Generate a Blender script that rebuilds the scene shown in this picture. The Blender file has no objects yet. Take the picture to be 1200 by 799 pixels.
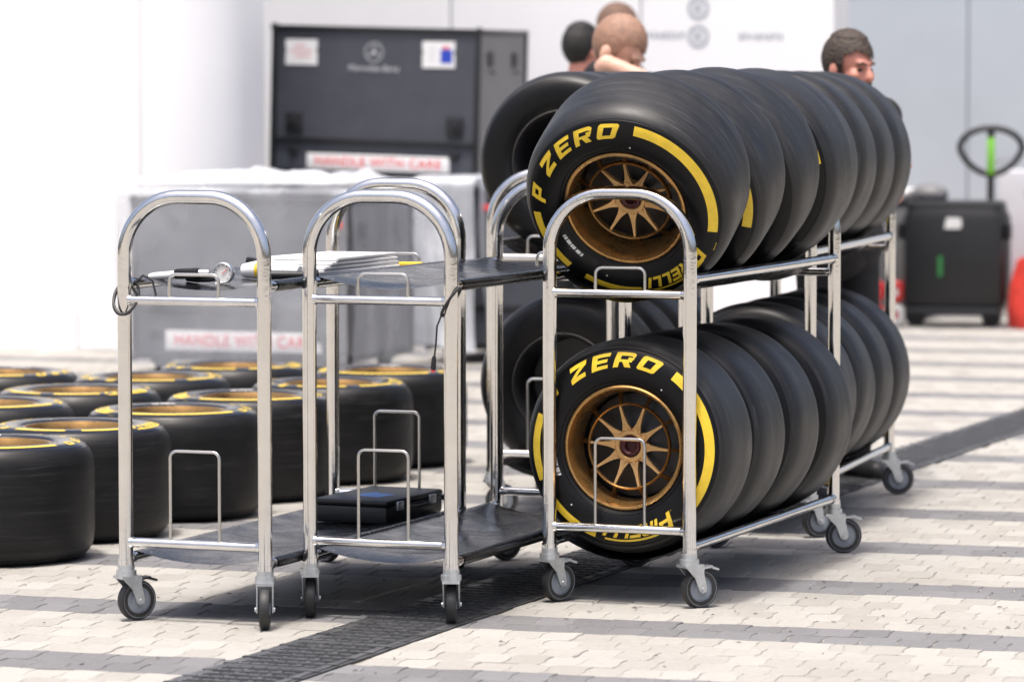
import bpy, bmesh, math, random
from mathutils import Vector, Matrix, Euler, noise
random.seed(7)
R = math.radians
scene = bpy.context.scene
col = scene.collection

# ------------------------------------------------------------------ camera, sky, sun, exposure
cam_d = bpy.data.cameras.new('camera'); cam = bpy.data.objects.new('camera', cam_d); col.objects.link(cam)
cam.location = (0, 0, 1.57)
cam.rotation_euler = (math.pi/2 - math.atan(309/4800), 0, R(20.7))
cam_d.sensor_width = 36; cam_d.lens = 144; cam_d.clip_start = .1; cam_d.clip_end = 2000
cam_d.dof.use_dof = True; cam_d.dof.focus_distance = 12.15; cam_d.dof.aperture_fstop = 3.4
scene.camera = cam

SUN_EL, SUN_DIR = 76, Vector((-.04, -1.0))          # towards the sun, seen from above
world = bpy.data.worlds.new('World'); scene.world = world; world.use_nodes = True
wn = world.node_tree.nodes; wl = world.node_tree.links
sky = wn.new('ShaderNodeTexSky'); sky.sky_type = 'NISHITA'; sky.sun_disc = False
sky.sun_elevation = R(SUN_EL); sky.sun_rotation = math.atan2(SUN_DIR.x, SUN_DIR.y)
sky.dust_density = 7.0; sky.air_density = .7; sky.ozone_density = 1.0
wl.new(sky.outputs[0], wn['Background'].inputs[0]); wn['Background'].inputs[1].default_value = .15
sun_d = bpy.data.lights.new('sun', 'SUN'); sun_d.energy = 2.2; sun_d.angle = R(6); sun_d.color = (1, .965, .91)
sun = bpy.data.objects.new('sun', sun_d); col.objects.link(sun)
h = SUN_DIR.normalized() * math.cos(R(SUN_EL))
sun.rotation_euler = Vector((h.x, h.y, math.sin(R(SUN_EL)))).to_track_quat('Z', 'Y').to_euler()
scene.view_settings.view_transform = 'Standard'; scene.view_settings.look = 'None'
scene.view_settings.gamma = 1; scene.view_settings.exposure = .67

# ------------------------------------------------------------------ materials
def mat(name, c, rough=.5, metal=0., var=0., vscale=8., bump=0., bscale=40., dark=None, spec=None, rvar=0., coat=0., stretch=None):
    m = bpy.data.materials.new(name); m.use_nodes = True
    n = m.node_tree.nodes; l = m.node_tree.links; b = n['Principled BSDF']
    b.inputs['Base Color'].default_value = (*c, 1); b.inputs['Roughness'].default_value = rough
    b.inputs['Metallic'].default_value = metal
    if spec is not None: b.inputs['Specular IOR Level'].default_value = spec
    if coat: b.inputs['Coat Weight'].default_value = coat; b.inputs['Coat Roughness'].default_value = .15
    tc = n.new('ShaderNodeTexCoord'); src = tc.outputs['Object']
    if stretch:
        mp = n.new('ShaderNodeMapping'); mp.inputs['Scale'].default_value = stretch; l.new(src, mp.inputs[0]); src = mp.outputs[0]
    if var or dark or rvar:
        t = n.new('ShaderNodeTexNoise'); t.inputs['Scale'].default_value = vscale; t.inputs['Detail'].default_value = 6
        t.inputs['Roughness'].default_value = .65; l.new(src, t.inputs['Vector'])
        if var or dark:
            rp = n.new('ShaderNodeValToRGB'); d = dark or tuple(x*(1-var) for x in c)
            rp.color_ramp.elements[0].position = .35; rp.color_ramp.elements[1].position = .65
            rp.color_ramp.elements[0].color = (*d, 1); rp.color_ramp.elements[1].color = (*(min(1, x*(1+var*.5)) for x in c), 1)
            l.new(t.outputs['Fac'], rp.inputs[0]); l.new(rp.outputs[0], b.inputs['Base Color'])
        if rvar:
            mr = n.new('ShaderNodeMapRange'); mr.inputs['From Min'].default_value = .3; mr.inputs['From Max'].default_value = .7
            mr.inputs['To Min'].default_value = rough - rvar; mr.inputs['To Max'].default_value = rough + rvar
            l.new(t.outputs['Fac'], mr.inputs[0]); l.new(mr.outputs[0], b.inputs['Roughness'])
    if bump:
        t2 = n.new('ShaderNodeTexNoise'); t2.inputs['Scale'].default_value = bscale; t2.inputs['Detail'].default_value = 5
        l.new(src, t2.inputs['Vector'])
        bp = n.new('ShaderNodeBump'); bp.inputs['Strength'].default_value = bump; bp.inputs['Distance'].default_value = .01
        l.new(t2.outputs['Fac'], bp.inputs['Height']); l.new(bp.outputs[0], b.inputs['Normal'])
    return m

M = {}
M['chrome'] = mat('brushed_stainless', (.76, .76, .755), .12, 1, var=.08, vscale=14, rvar=.04, bump=.04, bscale=60)
M['zinc'] = mat('zinc_plate', (.60, .63, .65), .34, .85, var=.15, vscale=30, bump=.05, bscale=90)
M['wire'] = mat('bright_wire', (.62, .61, .58), .3, 1)
M['vinyl'] = mat('black_vinyl', (.008, .0083, .0095), .25, 0, var=.3, vscale=9, bump=.2, bscale=9, rvar=.09)
M['lace'] = mat('pale_lace', (.42, .42, .40), .7)
M['sidewall'] = mat('sidewall_rubber', (.0045, .0046, .0052), .38, 0, var=.25, vscale=20, spec=.26)
M['sidewall_new'] = mat('sidewall_rubber_glossy', (.005, .0052, .006), .17, 0, var=.25, vscale=20, spec=.8)
M['rim'] = mat('bronze_rim', (.46, .265, .095), .30, .85, var=.2, vscale=18, rvar=.08)
M['spoke'] = mat('pale_bronze_spoke', (.66, .40, .165), .36, .6, var=.14, vscale=18)
M['spokeshade'] = mat('shaded_bronze_spoke', (.16, .09, .035), .45, .7, var=.2, vscale=14)  # outer spoke ends: shade inside the barrel put into a darker bronze
M['rimback'] = mat('dark_rim_inside', (.022, .022, .024), .5, .3, var=.3, vscale=14)  # near-black tone for the inside of the rim barrel
M['rimedge'] = mat('bare_rim_edge', (.42, .40, .37), .4, .8)
M['nut'] = mat('dark_red_nut', (.06, .012, .014), .35, .3)
M['yellow'] = mat('yellow_print', (.86, .60, .04), .38, 0, var=.10, vscale=35)
M['whiteprint'] = mat('white_print', (.75, .75, .73), .5)
M['rubber'] = mat('black_rubber', (.02, .02, .021), .55, 0, var=.3, vscale=30)
M['castergrey'] = mat('caster_grey', (.24, .27, .31), .42, 0, var=.15, vscale=30)
M['whitewall'] = mat('white_wall_paint', (.88, .885, .90), .42, 0, var=.025, vscale=1.3)
M['greywall'] = mat('grey_wall_paint', (.49, .545, .60), .5, 0, var=.04, vscale=1.2)
M['seam'] = mat('wall_seam', (.27, .30, .34), .6)
M['palemark'] = mat('pale_grey_print', (.40, .43, .48), .6)
M['case'] = mat('charcoal_case_panel', (.060, .066, .082), .48, 0, var=.12, vscale=6, bump=.05, bscale=120)
M['casedark'] = mat('black_case_edging', (.014, .015, .018), .4, 0, var=.2, vscale=20)
M['casegrey'] = mat('grey_case_side', (.16, .16, .165), .5, 0, var=.08, vscale=8)
M['paper'] = mat('white_paper', (.80, .80, .80), .7, 0, var=.03, vscale=9)
M['redprint'] = mat('red_print', (.75, .10, .11), .6)
M['pinkprint'] = mat('pink_print', (.75, .42, .45), .6)
M['blueprint'] = mat('blue_print', (.02, .06, .45), .5)
M['bluetape'] = mat('blue_sticker', (.05, .22, .62), .5)
M['blackplastic'] = mat('black_plastic', (.010, .0105, .012), .45, 0, var=.2, vscale=12, bump=.08, bscale=70)
M['green'] = mat('green_paint', (.22, .60, .05), .4)
M['greendark'] = mat('dark_green_print', (.02, .16, .04), .5)
M['red'] = mat('red_fabric', (.62, .045, .03), .65, 0, var=.25, vscale=9, bump=.2, bscale=16)
M['redplastic'] = mat('red_plastic', (.55, .03, .03), .35)
M['whiteplastic'] = mat('white_plastic', (.74, .74, .73), .4, 0, var=.04, vscale=10)
M['lilac'] = mat('pale_grey_box', (.56, .57, .61), .5, 0, var=.05, vscale=5)
M['cloth_black'] = mat('black_cloth', (.016, .016, .018), .85, 0, var=.35, vscale=10, bump=.3, bscale=14)
M['cloth_orange'] = mat('orange_trim', (.75, .33, .06), .7)
M['skin'] = mat('skin', (.62, .27, .20), .5, 0, var=.14, vscale=14, bump=.06, bscale=60)
M['skinpale'] = mat('skin_pale', (.70, .42, .31), .5, 0, var=.10, vscale=14, bump=.06, bscale=60)
M['hairdark'] = mat('dark_hair', (.012, .010, .010), .6, 0, var=.4, vscale=60, bump=.6, bscale=140)
M['hairgrey'] = mat('greying_hair', (.055, .038, .028), .6, 0, var=.55, vscale=50, bump=.6, bscale=140)
M['hairbuzz'] = mat('cropped_hair', (.17, .10, .07), .7, 0, var=.3, vscale=50, bump=.5, bscale=160)
M['hairthin'] = mat('thin_brown_hair', (.33, .19, .13), .6, 0, var=.25, vscale=50, bump=.3, bscale=160)
M['eye'] = mat('eye', (.03, .02, .018), .2)
M['iron'] = mat('cast_iron', (.10, .102, .106), .38, .15, var=.45, vscale=9, bump=.2, bscale=60)
M['channel'] = mat('drain_channel', (.03, .03, .03), .9)
M['litter'] = mat('grit_and_leaf', (.11, .085, .06), .9, 0, var=.4, vscale=20)
M['leaf'] = mat('palm_leaf', (.06, .10, .035), .5, 0, var=.3, vscale=5)
M['trunk'] = mat('palm_trunk', (.16, .12, .08), .9, 0, var=.4, vscale=14, bump=.6, bscale=20)
M['concrete'] = mat('plinth_concrete', (.42, .41, .39), .85, 0, var=.12, vscale=6)

def tread_mat(c0=(.008, .0082, .009, 1), c1=(.026, .0263, .0275, 1), name='tread_rubber', spec=.42):
    m = mat(name, (.036, .037, .040), .50, 0, spec=spec)
    n = m.node_tree.nodes; l = m.node_tree.links; b = n['Principled BSDF']
    tc = n.new('ShaderNodeTexCoord'); oi = n.new('ShaderNodeObjectInfo')
    # fine rings round the tread: noise stretched along the circumference via (axis, radius)
    sx = n.new('ShaderNodeSeparateXYZ'); l.new(tc.outputs['Object'], sx.inputs[0])
    cx = n.new('ShaderNodeCombineXYZ'); l.new(sx.outputs['Y'], cx.inputs['X'])
    mu = n.new('ShaderNodeMath'); mu.operation = 'MULTIPLY'; mu.inputs[1].default_value = 9; l.new(oi.outputs['Random'], mu.inputs[0]); l.new(mu.outputs[0], cx.inputs['Y'])
    t = n.new('ShaderNodeTexNoise'); t.inputs['Scale'].default_value = 55; t.inputs['Detail'].default_value = 3; l.new(cx.outputs[0], t.inputs['Vector'])
    t2 = n.new('ShaderNodeTexNoise'); t2.inputs['Scale'].default_value = 7; t2.inputs['Detail'].default_value = 8; t2.inputs['Roughness'].default_value = .7
    va = n.new('ShaderNodeVectorMath'); l.new(tc.outputs['Object'], va.inputs[0]); l.new(cx.outputs[0], va.inputs[1]); l.new(va.outputs[0], t2.inputs['Vector'])
    mx = n.new('ShaderNodeMath'); mx.operation = 'ADD'; l.new(t.outputs['Fac'], mx.inputs[0]); l.new(t2.outputs['Fac'], mx.inputs[1])
    rp = n.new('ShaderNodeValToRGB'); rp.color_ramp.elements[0].position = .75/2*1; rp.color_ramp.elements[1].position = .68
    rp.color_ramp.elements[0].color = c0; rp.color_ramp.elements[1].color = c1
    hf = n.new('ShaderNodeMath'); hf.operation = 'MULTIPLY'; hf.inputs[1].default_value = .5; l.new(mx.outputs[0], hf.inputs[0])
    l.new(hf.outputs[0], rp.inputs[0]); l.new(rp.outputs[0], b.inputs['Base Color'])
    # scuffs: streaks that follow the tread round the wheel
    an = n.new('ShaderNodeMath'); an.operation = 'ARCTAN2'; l.new(sx.outputs['X'], an.inputs[0]); l.new(sx.outputs['Z'], an.inputs[1])
    cs = n.new('ShaderNodeCombineXYZ'); a1 = n.new('ShaderNodeMath'); a1.operation = 'MULTIPLY'; a1.inputs[1].default_value = 1.4; l.new(an.outputs[0], a1.inputs[0]); l.new(a1.outputs[0], cs.inputs['X'])
    a2 = n.new('ShaderNodeMath'); a2.operation = 'MULTIPLY'; a2.inputs[1].default_value = 90; l.new(sx.outputs['Y'], a2.inputs[0]); l.new(a2.outputs[0], cs.inputs['Y']); l.new(mu.outputs[0], cs.inputs['Z'])
    ts = n.new('ShaderNodeTexNoise'); ts.inputs['Scale'].default_value = 1.0; ts.inputs['Detail'].default_value = 7; ts.inputs['Roughness'].default_value = .7; l.new(cs.outputs[0], ts.inputs['Vector'])
    tm = n.new('ShaderNodeMapRange'); tm.inputs['From Min'].default_value = .55; tm.inputs['From Max'].default_value = .78; tm.inputs['To Max'].default_value = .8; l.new(ts.outputs['Fac'], tm.inputs[0])
    mxs = n.new('ShaderNodeMix'); mxs.data_type = 'RGBA'; l.new(tm.outputs[0], mxs.inputs['Factor']); l.new(rp.outputs[0], mxs.inputs['A']); mxs.inputs['B'].default_value = tuple(min(1, v*3.6) for v in c1[:3]) + (1,)
    l.new(mxs.outputs['Result'], b.inputs['Base Color'])
    mr = n.new('ShaderNodeMapRange'); mr.inputs['From Min'].default_value = .35; mr.inputs['From Max'].default_value = .65
    mr.inputs['To Min'].default_value = .40; mr.inputs['To Max'].default_value = .54; l.new(t2.outputs['Fac'], mr.inputs[0]); l.new(mr.outputs[0], b.inputs['Roughness'])
    bp = n.new('ShaderNodeBump'); bp.inputs['Strength'].default_value = .06; bp.inputs['Distance'].default_value = .003
    l.new(mx.outputs[0], bp.inputs['Height']); l.new(bp.outputs[0], b.inputs['Normal'])
    return m
M['tread'] = tread_mat(); M['tread_dark'] = tread_mat((.006, .0062, .007, 1), (.015, .0152, .016, 1), 'tread_rubber_dark', .26)  # second tread is a darker tone for the wide tyres lying flat

def paver_mat(name, lo, hi, speck):
    m = mat(name, hi, .85); n = m.node_tree.nodes; l = m.node_tree.links; b = n['Principled BSDF']
    at = n.new('ShaderNodeAttribute'); at.attribute_name = 'tone'
    geo = n.new('ShaderNodeNewGeometry')
    t = n.new('ShaderNodeTexNoise'); t.inputs['Scale'].default_value = 28; t.inputs['Detail'].default_value = 8; t.inputs['Roughness'].default_value = .75; l.new(geo.outputs['Position'], t.inputs['Vector'])
    t3 = n.new('ShaderNodeTexNoise'); t3.inputs['Scale'].default_value = 1.1; t3.inputs['Detail'].default_value = 4; l.new(geo.outputs['Position'], t3.inputs['Vector'])
    a = n.new('ShaderNodeMath'); a.operation = 'ADD'; at2 = n.new('ShaderNodeMath'); at2.operation = 'MULTIPLY'; at2.inputs[1].default_value = .6; l.new(at.outputs['Fac'], at2.inputs[0]); l.new(at2.outputs[0], a.inputs[0]); l.new(t.outputs['Fac'], a.inputs[1])
    a2 = n.new('ShaderNodeMath'); a2.operation = 'ADD'; l.new(a.outputs[0], a2.inputs[0]); l.new(t3.outputs['Fac'], a2.inputs[1])
    t3.inputs['Scale'].default_value = 1.6; t3.inputs['Roughness'].default_value = .7; t3.inputs['Detail'].default_value = 7
    mr = n.new('ShaderNodeMapRange'); mr.inputs['From Min'].default_value = .74; mr.inputs['From Max'].default_value = 1.66; l.new(a2.outputs[0], mr.inputs[0])
    rp = n.new('ShaderNodeValToRGB'); rp.color_ramp.elements[0].color = (*lo, 1); rp.color_ramp.elements[1].color = (*hi, 1); l.new(mr.outputs[0], rp.inputs[0])
    v = n.new('ShaderNodeTexNoise'); v.inputs['Scale'].default_value = 95; v.inputs['Detail'].default_value = 2; l.new(geo.outputs['Position'], v.inputs['Vector'])
    th = n.new('ShaderNodeMapRange'); th.inputs['From Min'].default_value = .66; th.inputs['From Max'].default_value = .74; l.new(v.outputs['Fac'], th.inputs[0])
    mi = n.new('ShaderNodeMix'); mi.data_type = 'RGBA'; l.new(th.outputs[0], mi.inputs['Factor']); l.new(rp.outputs[0], mi.inputs['A']); mi.inputs['B'].default_value = (*speck, 1)
    l.new(mi.outputs['Result'], b.inputs['Base Color'])
    bp = n.new('ShaderNodeBump'); bp.inputs['Strength'].default_value = .5; bp.inputs['Distance'].default_value = .004; l.new(t.outputs['Fac'], bp.inputs['Height']); l.new(bp.outputs[0], b.inputs['Normal'])
    return m
M['paver_light'] = paver_mat('cream_paver', (.285, .270, .243), (.385, .373, .345), (.19, .16, .125))
M['paver_grey'] = paver_mat('grey_paver', (.124, .1235, .127), (.192, .191, .196), (.32, .30, .27))

def joint_mat():
    m = mat('sandy_joint_ground', (.33, .305, .262), .95, 0, var=.2, vscale=3, bump=.3, bscale=60); return m
M['joint'] = joint_mat()

def plastic_sheet_mat():
    m = bpy.data.materials.new('clear_plastic_sheet'); m.use_nodes = True
    n = m.node_tree.nodes; l = m.node_tree.links; b = n['Principled BSDF']
    b.inputs['Base Color'].default_value = (.80, .83, .88, 1); b.inputs['Roughness'].default_value = .22
    tc = n.new('ShaderNodeTexCoord'); t = n.new('ShaderNodeTexNoise'); t.inputs['Scale'].default_value = 2.2; t.inputs['Detail'].default_value = 3; t.inputs['Distortion'].default_value = .2
    l.new(tc.outputs['Object'], t.inputs['Vector'])
    mr = n.new('ShaderNodeMapRange'); mr.inputs['From Min'].default_value = .38; mr.inputs['From Max'].default_value = .66
    mr.inputs['To Min'].default_value = .24; mr.inputs['To Max'].default_value = .33; l.new(t.outputs['Fac'], mr.inputs[0]); l.new(mr.outputs[0], b.inputs['Alpha'])
    bp = n.new('ShaderNodeBump'); bp.inputs['Strength'].default_value = .35; bp.inputs['Distance'].default_value = .05; l.new(t.outputs['Fac'], bp.inputs['Height']); l.new(bp.outputs[0], b.inputs['Normal'])
    return m
M['sheet'] = plastic_sheet_mat()
def milky():
    m = M['sheet'].copy(); m.name = 'milky_plastic_sheet'
    for nd in m.node_tree.nodes:
        if nd.type == 'MAP_RANGE': nd.inputs['To Min'].default_value = .55; nd.inputs['To Max'].default_value = .95
    return m
M['milky'] = milky()

# ------------------------------------------------------------------ mesh helpers
class MB:
    def __init__(s): s.v = []; s.f = []; s.mi = []
    def add(s, vs, fs, mi=0):
        o = len(s.v); s.v += [tuple(v) for v in vs]; s.f += [tuple(i+o for i in f) for f in fs]; s.mi += [mi]*len(fs); return s
    def box(s, c, d, rot=None, mi=0, bev=0.):
        x, y, z = d[0]/2, d[1]/2, d[2]/2
        if bev <= 0:
            vs = [Vector((a*x, b*y, e*z)) for a in (-1, 1) for b in (-1, 1) for e in (-1, 1)]
            fs = [(0,1,3,2), (4,6,7,5), (0,4,5,1), (2,3,7,6), (0,2,6,4), (1,5,7,3)]
        else:
            bm = bmesh.new(); bmesh.ops.create_cube(bm, size=1)
            for v in bm.verts: v.co = Vector((v.co.x*d[0], v.co.y*d[1], v.co.z*d[2]))
            bmesh.ops.bevel(bm, geom=list(bm.edges), offset=bev, segments=2, affect='EDGES', profile=.5)
            bm.verts.index_update(); vs = [v.co.copy() for v in bm.verts]; fs = [tuple(v.index for v in f.verts) for f in bm.faces]; bm.free()
        if rot is not None: vs = [rot @ v for v in vs]
        return s.add([v + Vector(c) for v in vs], fs, mi)
    def tube(s, path, r, n=12, caps=True, mi=0):
        P = [Vector(p) for p in path]; rs = r if isinstance(r, (list, tuple)) else [r]*len(P)
        t0 = (P[1]-P[0]).normalized(); up = Vector((0, 0, 1)) if abs(t0.z) < .9 else Vector((0, 1, 0))
        nrm = (up - t0*up.dot(t0)).normalized(); vs = []; fs = []
        for i, p in enumerate(P):
            t = (P[min(i+1, len(P)-1)] - P[max(i-1, 0)]).normalized()
            nrm = (nrm - t*nrm.dot(t)).normalized(); b = t.cross(nrm)
            for k in range(n):
                a = 2*math.pi*k/n; vs.append(p + (nrm*math.cos(a) + b*math.sin(a))*rs[i])
        for i in range(len(P)-1):
            for k in range(n): fs.append((i*n+k, i*n+(k+1) % n, (i+1)*n+(k+1) % n, (i+1)*n+k))
        if caps: fs.append(tuple(range(n))[::-1]); fs.append(tuple(range((len(P)-1)*n, len(P)*n)))
        return s.add(vs, fs, mi)
    def lathe(s, prof, n=48, c=(0, 0, 0), mi=0, closed=False):      # prof: (radius, y) round the local Y axis
        vs = []; fs = []; m = len(prof)
        for k in range(n):
            a = 2*math.pi*k/n; ca, sa = math.cos(a), math.sin(a)
            for r, y in prof: vs.append((c[0]+r*ca, c[1]+y, c[2]+r*sa))
        mm = m if closed else m-1
        for k in range(n):
            k2 = (k+1) % n
            for j in range(mm): fs.append((k*m+j, k2*m+j, k2*m+(j+1) % m, k*m+(j+1) % m))
        return s.add(vs, fs, mi)
    def prism(s, pts, y0, y1, mi=0):                                # outline in local XZ, pushed along Y
        n = len(pts); vs = [(x, y0, z) for x, z in pts] + [(x, y1, z) for x, z in pts]
        fs = [tuple(range(n)), tuple(range(n, 2*n))[::-1]] + [(i, n+i, n+(i+1) % n, (i+1) % n) for i in range(n)]
        return s.add(vs, fs, mi)
    def sphere(s, c, r, n=20, m=12, mi=0):
        rr = r if isinstance(r, (tuple, list)) else (r, r, r); vs = []; fs = []
        for j in range(m+1):
            ph = math.pi*j/m
            for k in range(n):
                a = 2*math.pi*k/n
                vs.append((c[0]+rr[0]*math.sin(ph)*math.cos(a), c[1]+rr[1]*math.sin(ph)*math.sin(a), c[2]+rr[2]*math.cos(ph)))
        for j in range(m):
            for k in range(n): fs.append((j*n+k, (j+1)*n+k, (j+1)*n+(k+1) % n, j*n+(k+1) % n))
        return s.add(vs, fs, mi)
    def mesh(s, name, mats, smooth=True, angle=35):
        me = bpy.data.meshes.new(name); me.from_pydata(s.v, [], s.f)
        for m in (mats if isinstance(mats, list) else [mats]): me.materials.append(M[m] if isinstance(m, str) else m)
        me.polygons.foreach_set('material_index', s.mi)
        bm = bmesh.new(); bm.from_mesh(me); bmesh.ops.remove_doubles(bm, verts=bm.verts, dist=1e-6); bmesh.ops.recalc_face_normals(bm, faces=bm.faces); bm.to_mesh(me); bm.free()
        if smooth:
            me.polygons.foreach_set('use_smooth', [True]*len(me.polygons)); me.set_sharp_from_angle(angle=R(angle))
        me.update(); return me
    def build(s, name, mats, parent=None, loc=None, rot=None, smooth=True, angle=35):
        return obj(name, s.mesh(name, mats, smooth, angle), parent, loc, rot)

def obj(name, me, parent=None, loc=None, rot=None):
    o = bpy.data.objects.new(name, me); col.objects.link(o)
    if parent is not None: o.parent = parent
    if loc is not None: o.location = loc
    if rot is not None: o.rotation_euler = rot
    return o
def thing(name, label, cat, loc=(0, 0, 0), rot=(0, 0, 0), group=None):
    o = obj(name, None, None, loc, rot); o.empty_display_size = .1; return tag(o, label, cat, group)
def tag(o, label, cat, group=None):
    o['label'] = label; o['category'] = cat
    if group: o['group'] = group
    return o
def kids(o, table): return table.get(o.name, [])
def copy_tree(o, parent=None):
    c = o.copy(); col.objects.link(c)
    if parent is not None: c.parent = parent
    for ch in list(o.children): copy_tree(ch, c)
    return c
def text_mesh(name, s, size, material, spacing=1.0, bold=.0):
    cu = bpy.data.curves.new(name, 'FONT'); cu.body = s; cu.size = size; cu.align_x = 'CENTER'; cu.align_y = 'CENTER'; cu.space_character = spacing; cu.offset = bold
    cu.extrude = .0006
    o = bpy.data.objects.new(name, cu); col.objects.link(o); dg = bpy.context.evaluated_depsgraph_get()
    me = bpy.data.meshes.new_from_object(o.evaluated_get(dg)); bpy.data.objects.remove(o); bpy.data.curves.remove(cu)
    me.name = name; me.materials.clear(); me.materials.append(M[material]); return me

# ------------------------------------------------------------------ the setting: ground, pavement, drain
g = MB(); S = 400
g.add([(-S, -S, -.012), (S, -S, -.012), (S, S, -.012), (-S, S, -.012)], [(0, 1, 2, 3)])
ground = g.build('ground', 'joint', smooth=False); ground['kind'] = 'structure'
pavement = obj('pavement', None); pavement['kind'] = 'structure'
g = MB()
for xa, xb in ((-14.5, -4.589), (-4.261, 2.0)): g.add([(xa, 5, -.0034), (xb, 5, -.0034), (xb, 30, -.0034), (xa, 30, -.0034)], [(0, 1, 2, 3)])
g.build('joint_sand', 'joint', pavement, smooth=False)['kind'] = 'stuff'

TILT = math.atan(.06); ct, st = math.cos(TILT), math.sin(TILT)
ROW, PW, QC = 1.09/7, .104, 11.218
DX0, DX1 = -4.585, -4.265                           # the drain's two sides
def warp(p, q):
    p2 = p + .0055*math.sin(2*math.pi*(q-QC)/ROW); q2 = q + .0035*math.sin(2*math.pi*p/(2*PW))
    return (p2*ct - q2*st, p2*st + q2*ct)
def paver_pts(i, j, fine):
    q0 = QC + j*ROW; q1 = q0+ROW; off = PW/2 if j % 2 else 0
    p0 = i*PW+off; p1 = p0+PW; gp = .0012
    p0 += gp; p1 -= gp; q0 += gp; q1 -= gp
    if fine: raw = [(p0, q0), ((p0*2+p1)/3, q0), ((p0+p1*2)/3, q0), (p1, q0), (p1, q0+(q1-q0)*.28), (p1, q0+(q1-q0)*.72), (p1, q1), ((p0+p1*2)/3, q1), ((p0*2+p1)/3, q1), (p0, q1), (p0, q0+(q1-q0)*.72), (p0, q0+(q1-q0)*.28)]
    else: raw = [(p0, q0), (p1, q0), (p1, q1), (p0, q1)]
    jr = random.Random(i*7919+j); return [(x + jr.uniform(-.0016, .0016), y + jr.uniform(-.0022, .0022)) for x, y in (warp(*a) for a in raw)]
rng = random.Random(3)
singles = []; field = {0: ([], [], []), 1: ([], [], [])}
def paver_geo(pts, z):
    cx = sum(p[0] for p in pts)/len(pts); cy = sum(p[1] for p in pts)/len(pts); n = len(pts)
    tx, ty = rng.uniform(-.016, .016), rng.uniform(-.016, .016)
    vs = [(x, y, -.012) for x, y in pts] + [(x, y, z-.0017) for x, y in pts]
    for x, y in pts:
        dx, dy = cx-x, cy-y; L = math.hypot(dx, dy); k = .0035/L
        vs.append((x+dx*k, y+dy*k, z + (x-cx)*tx + (y-cy)*ty))
    fs = []
    for r in (0, 1):
        for a in range(n): fs.append((r*n+a, r*n+(a+1) % n, (r+1)*n+(a+1) % n, (r+1)*n+a))
    fs.append(tuple(range(2*n, 3*n)))
    return vs, fs
cand = []
for j in range(-17, 104):
    for i in range(-130, 20):
        pts = paver_pts(i, j, False); cx = sum(p[0] for p in pts)/4; cy = sum(p[1] for p in pts)/4
        lat = cx*.9354 + cy*.3535; dep = -cx*.3535 + cy*.9354
        if dep < 8.6 or dep > 28.5 or abs(lat) > dep*.125 + 1.5: continue
        fine = dep < 17
        if fine: pts = paver_pts(i, j, True)
        if all(DX0 < p[0] < DX1 for p in pts): continue
        if any(DX0 < p[0] < DX1 for p in pts):
            left = cx < (DX0+DX1)/2
            pts = [(min(p[0], DX0-.003), p[1]) if left else (max(p[0], DX1+.003), p[1]) for p in pts]
            if max(p[0] for p in pts) - min(p[0] for p in pts) < .02: continue
        grey = 1 if j % 7 in (6, 0) else 0
        seen = abs(lat) < dep*.124 and dep > 10.62
        cand.append((dep if seen else 99, i, j, grey, pts))
cand.sort(key=lambda c: c[0])
for n_, (dep, i, j, grey, pts) in enumerate(cand):
    z = rng.uniform(-.0014, .0009); tone = rng.random(); mk = 'paver_grey' if grey else 'paver_light'
    if n_ < 300:
        cx = sum(p[0] for p in pts)/len(pts); cy = sum(p[1] for p in pts)/len(pts)
        vs, fs = paver_geo(pts, z); me = bpy.data.meshes.new('paver'); me.from_pydata([(x-cx, y-cy, zz) for x, y, zz in vs], [], fs)
        me.materials.append(M[mk]); a = me.attributes.new('tone', 'FLOAT', 'FACE'); a.data.foreach_set('value', [tone]*len(fs))
        obj('paver', me, pavement, (cx, cy, 0))
    else:
        V, F, T = field[grey]; o = len(V); vs, fs = paver_geo(pts, z); V += vs; F += [tuple(k+o for k in f) for f in fs]; T += [tone]*len(fs)
for k, (V, F, T) in field.items():
    me = bpy.data.meshes.new('paver_field'); me.from_pydata(V, [], F); me.materials.append(M['paver_grey' if k else 'paver_light'])
    a = me.attributes.new('tone', 'FLOAT', 'FACE'); a.data.foreach_set('value', T)
    o = obj('paver_field', me, pavement); o['kind'] = 'stuff'

lb = MB(); lr = random.Random(21)
for q in range(260):
    dep = lr.uniform(10.7, 18); lat = lr.uniform(-.13, .13)*dep; cx = lat*.9354 - dep*.3535; cy = lat*.3535 + dep*.9354; a = lr.uniform(0, 6.28); L = lr.uniform(.004, .012); w_ = L*lr.uniform(.3, .6); z = .0025
    ca, sa = math.cos(a), math.sin(a)
    lb.add([(cx+ca*L, cy+sa*L, z), (cx-sa*w_, cy+ca*w_, z+.003), (cx-ca*L, cy-sa*L, z), (cx+sa*w_, cy-ca*w_, z+.001)], [(0, 1, 2, 3)])
lo = lb.build('leaf_litter', 'litter', smooth=False); lo['kind'] = 'stuff'; lo['label'] = 'tiny brown flecks of grit and leaf scattered on the pavers'
drain = thing('drain_channel', 'long iron slot-grate drain running between the pavers under the trolleys', 'drain', ((DX0+DX1)/2, 8.4, 0))
DL = 20.0
m_ = MB(); hw = (DX1-DX0)/2
m_.box((0, DL/2, -.0085), (hw*2-.004, DL, .005)); m_.build('channel_bed', 'channel', drain, smooth=False)
for s in (-1, 1):
    m_ = MB(); m_.box((s*(hw-.009), DL/2, -.002), (.012, DL, .010)); m_.build('edge_frame', 'iron', drain, smooth=False)
gm = MB(); GL = .5; iw = hw-.018
for s in (-1, 1): gm.box((s*(iw-.012), GL/2, -.001), (.024, GL-.006, .010))
for s in (-.34, .34): gm.box((s*iw, GL/2, -.0012), (.012, GL-.03, .0096))
for y in (.012, GL-.012): gm.box((0, y, -.0008), (iw*2-.05, .018, .0096))
nb = 8
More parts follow.
